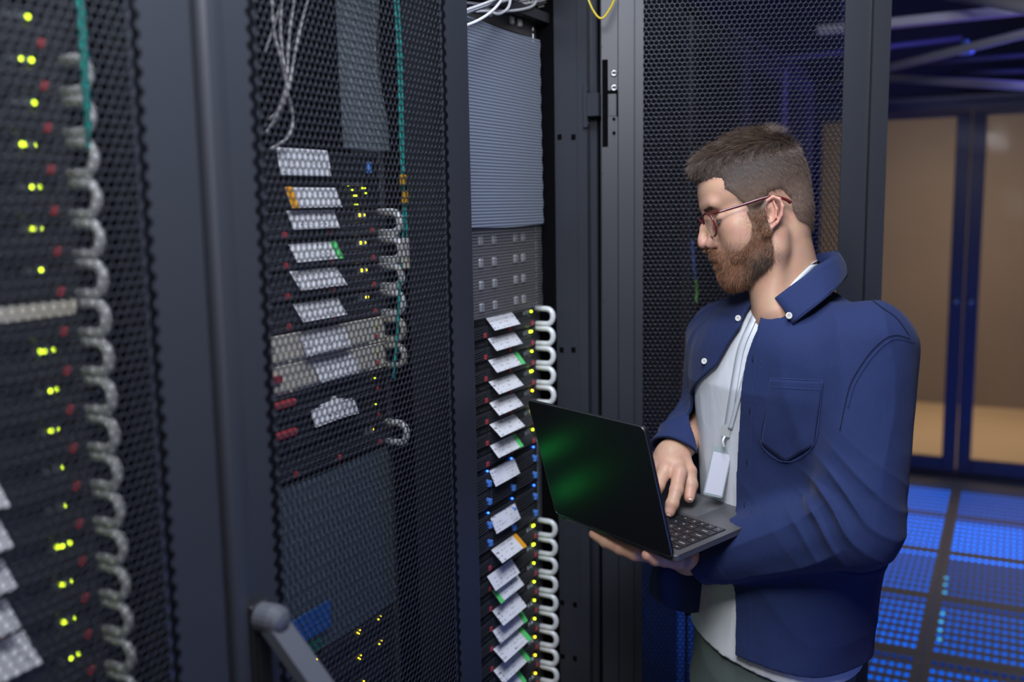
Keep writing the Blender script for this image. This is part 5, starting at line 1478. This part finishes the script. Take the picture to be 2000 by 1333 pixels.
# neighbouring strands share a lock: same lift and a shared shade of direction
cell = np.floor(h[:, 0] / 5).astype(int) * 7919 + np.floor(h[:, 1] / 3.2).astype(int) * 104729 + np.floor(h[:, 2] / 5).astype(int) * 31
lr = np.random.default_rng(5).normal(0, 1, (4096, 3)); lock = lr[np.abs(cell) % 4096]
lift = (.22 + .10 * np.abs(lock[:, 0:1]))
strands('hair_strands', root[m_top], (nrm * lift + flow + lock * .10)[m_top], (flow + nrm * (lift - .22) * .9 + lock * .12)[m_top], length[m_top], .00026, hair_mat('brown_hair', (.074, .050, .038), .24), hair, 6, .045)
strands('cropped_hair', root[m_side], nrm[m_side] * .35 + flow[m_side], flow[m_side] + nrm[m_side] * .12, length[m_side], .00015, hair_mat('cropped_brown_hair', (.125, .088, .068), .38), hair, 4, .16)
# a few loose tufts at the crown
c = rng.choice(np.where((HP[:, 2] > 108) & (HP[:, 0] < -20) & (HP[:, 0] > -75))[0], 260)
strands('loose_tuft', HV[c], HN[c] * .8 - HF_ * .7, HN[c] * .25 - HF_ * 1.2 + HU_ * .1, .024, .00016, hair_mat('tuft_hair', (.10, .07, .05)), hair, 5, .28)

def beard_sdf(Pw):
    P = (Pw - HCEN) @ HB * 1000; A = P.copy(); A[:, 1] = np.abs(A[:, 1])
    d = _ell(P, (79, 0, -105), (23, 33, 23))
    d = smin(d, _cap(A, (23, 55, -84), (72, 24, -108), 15.5, 18.5), 12)
    d = smin(d, _cap(A, (31, 66.5, -22), (22, 59, -78), 4.5, 9.5), 8)
    d = smin(d, _cap(A, (58, 47, -66), (48, 48, -88), 9, 11), 12)
    d = smin(d, schain(A, [(105, 0, -62), (99.5, 15, -66), (92, 28, -77), (90, 28, -92)], [5.0, 5.4, 6.0, 8], 4), 5)
    d = smin(d, _cap(A, (95, 0, -95), (88, 18, -96), 6.5, 8), 6)
    d = smin(d, skull_mm(Pw) - 2.4, 4)
    pb = poly_sd(P[:, 0], P[:, 2], BPOLY); d = d + np.clip((pb + 4.5) / 4.5, 0, 2) ** 2 * 2.2
    d = smax(d, pb * .9, 4)
    d = smax(d, -schain(A, [(109, 0, -77), (101, 10, -77), (94, 19, -79)], [4.5, 4.2, 2.6], 2), 3)
    d = d - nz(P, .30, 2.0) * 1.2 - nz(P, .75, 5.0) * .5
    return d / 1000
beard, DV = sdf_object('beard', beard_sdf, HCEN - .19, HCEN + .17, .0018, M_HAIRB, body, None, levels=5)
beard['label'] = 'full reddish-brown beard and moustache'
DP = (DV - HCEN) @ HB * 1000
fr = np.clip((DP[:, 0] - 30) / 60, 0, 1)[:, None]
set_tone(beard, np.array([.085, .050, .034]) * (1 - fr) + np.array([.15, .07, .036]) * fr)
DN = vnormals(beard.data)
idx = rng.choice(len(DV), 44000); d = DP[idx]; nn = DN[idx]
fl = -HU_[None] * .8 + HF_[None] * (.30 + .25 * np.clip((d[:, 0:1] - 60) / 40, 0, 1))
ln = np.interp(d[:, 2], [-130, -90, -50, 0], [.011, .009, .006, .004]) * (.6 + .7 * rng.random(len(idx)))
ln = np.where(d[:, 0] > 96, np.minimum(ln, .0085), ln)
dk_ = np.clip((82 - d[:, 0]) / 30, 0, 1) * np.clip((-72 - d[:, 2]) / 25, 0, 1) > rng.random(len(d)) * 1.1
for mk, nm_, cc_ in ((dk_, 'dark_beard_hair', (.060, .038, .027)), (~dk_, 'red_brown_beard_hair', (.24, .108, .055))):
    strands('beard_strands', (DV[idx] - nn * .001)[mk], (nn * .7 + fl * .6)[mk], (fl + nn * .25)[mk], ln[mk], .00017, hair_mat(nm_, cc_, .36), beard, 5, .30)
# stubble at the edges of the beard and on the neck
bp_ = (BV - HCEN) @ HB * 1000; A = bp_.copy(); A[:, 1] = np.abs(A[:, 1])
bd = beard_sdf(BV) * 1000
BN = vnormals(body.data)
w = np.where((bd > 0) & (bd < 16) & (bp_[:, 2] < -10) & (bp_[:, 0] < 90) & (bp_[:, 0] > 8))[0]
w = rng.choice(w, 6000); w = w[rng.random(len(w)) < np.exp(-bd[w] / 6)]
strands('stubble', BV[w], BN[w] * .6 - HU_ * .7, BN[w] * .2 - HU_, .004, .00012, hair_mat('stubble_hair', (.17, .09, .06)), beard, 4, .3)
# eyebrows and lashes
w = np.where((np.abs(bp_[:, 1]) > 12) & (np.abs(bp_[:, 1]) < 42) & (np.abs(bp_[:, 2] - (12.0 + 1.5 * np.sin((np.abs(bp_[:, 1]) - 12) / 13))) < 3.0) & (bp_[:, 0] > 76))[0]
w = rng.choice(w, 800)
sg = np.sign(bp_[w, 1])[:, None]
strands('eyebrow', BV[w], BN[w] * .5 + HL_ * sg, HL_ * sg * 1.1 - HF_ * .3 + HU_ * .1, .0062, .00016, hair_mat('brow_hair', (.13, .075, .05)), body, 4, .22)
for s in (-1, 1):
    R = np.array([h2w(93.5 - .022 * (y - 26) ** 2, s * y, -13.2 + .02 * (y - 31)) for y in np.linspace(20, 43, 60)])
    strands('eyelash', R, np.tile(HF_ * .8 - HU_ * .5, (60, 1)), np.tile(HF_ - HU_ * .2, (60, 1)), .006, .00016, hair_mat('lash_hair', (.03, .02, .015)), body, 4, .12)
# forearm hair at the cuff
w = np.where(np.linalg.norm(BV - (RWR * .85 + FING_R[1][0][0] * .15), axis=1) < .032)[0]
if len(w): w = rng.choice(w, 500); strands('arm_hair', BV[w], BN[w] * .4 - ZH, BN[w] * .1 - ZH, .008, .00008, hair_mat('arm_hair_brown', (.20, .12, .08)), body, 4, .35)

# ------------------------------------------------------------------ glasses
M_FRAME = mat('dark_red_acetate', (.10, .012, .015), .22, coat=.5)
gl = thing('glasses', h2w(100, 0, -5), 'dark red thin-rimmed glasses worn by the man', 'glasses')
def rim_pts(s, n=40, k=1.0):
    P = []
    for i in range(n):
        a = 2 * math.pi * i / n; ca_, sa_ = math.cos(a), math.sin(a); e = 2.5
        yy = 32 + 25.5 * k * abs(ca_) ** (2 / e) * np.sign(ca_); zz = -14.5 + 20.5 * k * abs(sa_) ** (2 / e) * np.sign(sa_)
        xx = 108.5 - .0016 * yy * yy + .13 * (zz + 14)
        P.append(h2w(xx, s * yy, zz))
    return P
for s in (-1, 1):
    rm = MB().tube(rim_pts(s), .0020, 8, closed=True).build('lens_rim', M_FRAME, gl, True)
    P = rim_pts(s, 40, .97); V = P + [sum(P) / len(P)]
    raw('lens', V, [[i, (i + 1) % 40, 40] for i in range(40)], M_GLASS, rm, True)
    T = [h2w(100, s * 58.5, 2), h2w(97, s * 63, 1), h2w(92, s * 68, 1), h2w(60, s * 73, 2.0), h2w(20, s * 77.5, 4.5), h2w(2, s * 79, 3), h2w(-16, s * 79, -6), h2w(-24, s * 78, -14)]
    t = smooth_path(T, 40); o = MB().tube(t, np.interp(np.linspace(0, 1, len(t)), [0, .2, .7, 1], [.0028, .0023, .0024, .0030]), 8).build('temple', M_FRAME, gl, True)
MB().tube(smooth_path([h2w(110, 7.5, -6), h2w(113, 3, -3), h2w(113, -3, -3), h2w(110, -7.5, -6)], 12), .0014, 8).build('bridge', M_FRAME, gl, True)

# ------------------------------------------------------------------ lanyard and badge
M_LANY = mat('pale_grey_ribbon', (.58, .62, .68), .45)
ly = thing('lanyard', PX(1425, 800, 1.62), 'pale grey lanyard hanging round the man\'s neck over the t-shirt', 'lanyard')
tf = lambda Q: tee_sdf(Q)
def ribbon(px, wpx, fn, lift, nm, depth=None, n=60):
    q = smooth_path([(x, y, d if depth else 0) for (x, y), d in zip(px, depth or [0] * len(px))], n)
    P0 = march(fn, q[:, 0] - wpx / 2, q[:, 1]) - CF * lift if not depth else np.array([PX(a - wpx / 2, b, c) for a, b, c in q])
    P1 = march(fn, q[:, 0] + wpx / 2, q[:, 1]) - CF * lift if not depth else np.array([PX(a + wpx / 2, b, c) for a, b, c in q])
    m = len(P0); V = np.vstack([P0, P1]); F = [[i, i + 1, m + i + 1, m + i] for i in range(m - 1)]
    o = raw(nm, V, F, M_LANY, ly, True); md = o.modifiers.new('ribbon_thickness', 'SOLIDIFY'); md.thickness = .0012; md.offset = 0; return o
ribbon([(1482, 598), (1464, 636), (1446, 680), (1436, 730), (1428, 780), (1419, 838)], 13, tf, .005, 'strap')
ribbon([(1500, 600), (1480, 655), (1462, 705), (1448, 750), (1437, 790), (1424, 838)], 8, tf, .007, 'strap')
ribbon([(1606, 508), (1592, 516), (1576, 530), (1558, 548), (1548, 560)], 15, lambda Q: body_sdf(Q), .004, 'strap')
c = march(tf, [1416, 1416], [842, 855]); cc = c.mean(0) - CF * .010
AX = -ZH * .985 + np.cross(ZH, CF) * .0 ; axd = PX(1412, 968, 1.66) - PX(1424, 866, 1.66); axd /= np.linalg.norm(axd)
bn = -CF * .92 - CR * .25 + CU * .1; bn -= axd * (bn @ axd); bn /= np.linalg.norm(bn); bs = np.cross(axd, bn)
g = MB().obox(PX(1417, 842, (cc - CO) @ CF), bs, axd, bn, .0082, .0105, .0022); g.build('clasp', mat('satin_grey_metal', (.42, .44, .45), .35, .6), ly)
g = MB().tube(smooth_path([PX(1416, 852, (cc - CO) @ CF), PX(1412, 862, (cc - CO) @ CF - .004), PX(1414, 874, (cc - CO) @ CF - .002)], 12), .0022, 8); g.build('clip', mat('clear_white_plastic', (.7, .7, .72), .3), ly, True)
dB = (march(tf, [1400], [930])[0] - CO) @ CF - .034
bc = PX(1402.5, 921, dB)
bd_ = thing('name_badge', bc, 'blank white badge in a clear grey-topped holder hanging on the lanyard', 'badge')
sp = PX(1425, 921, dB) - PX(1380, 921, dB); axb = PX(1391, 972, dB) - PX(1413, 870, dB); axb /= np.linalg.norm(axb)
bn2 = -CF - CR * .15; bn2 -= axb * (bn2 @ axb); bn2 /= np.linalg.norm(bn2); bs2 = np.cross(axb, bn2)
def BD(x, y, z): return bc + bs2 * x + axb * y + bn2 * z
mb = MB(); slab(mb, BD, rounded_slab(-.0175, .0175, -.046, .046, .004), [(-.0012, .0003), (.0009, 0), (.0013, .0004)]); mb.build('holder', mat('clear_badge_plastic', (.30, .36, .38), .15, coat=.6), bd_)
mb = MB(); slab(mb, BD, rounded_slab(-.0152, .0152, -.033, .042, .001), [(.0013, 0), (.0017, .0)]); mb.build('card', mat('white_badge_card', (.60, .61, .70), .35, coat=.4), bd_)
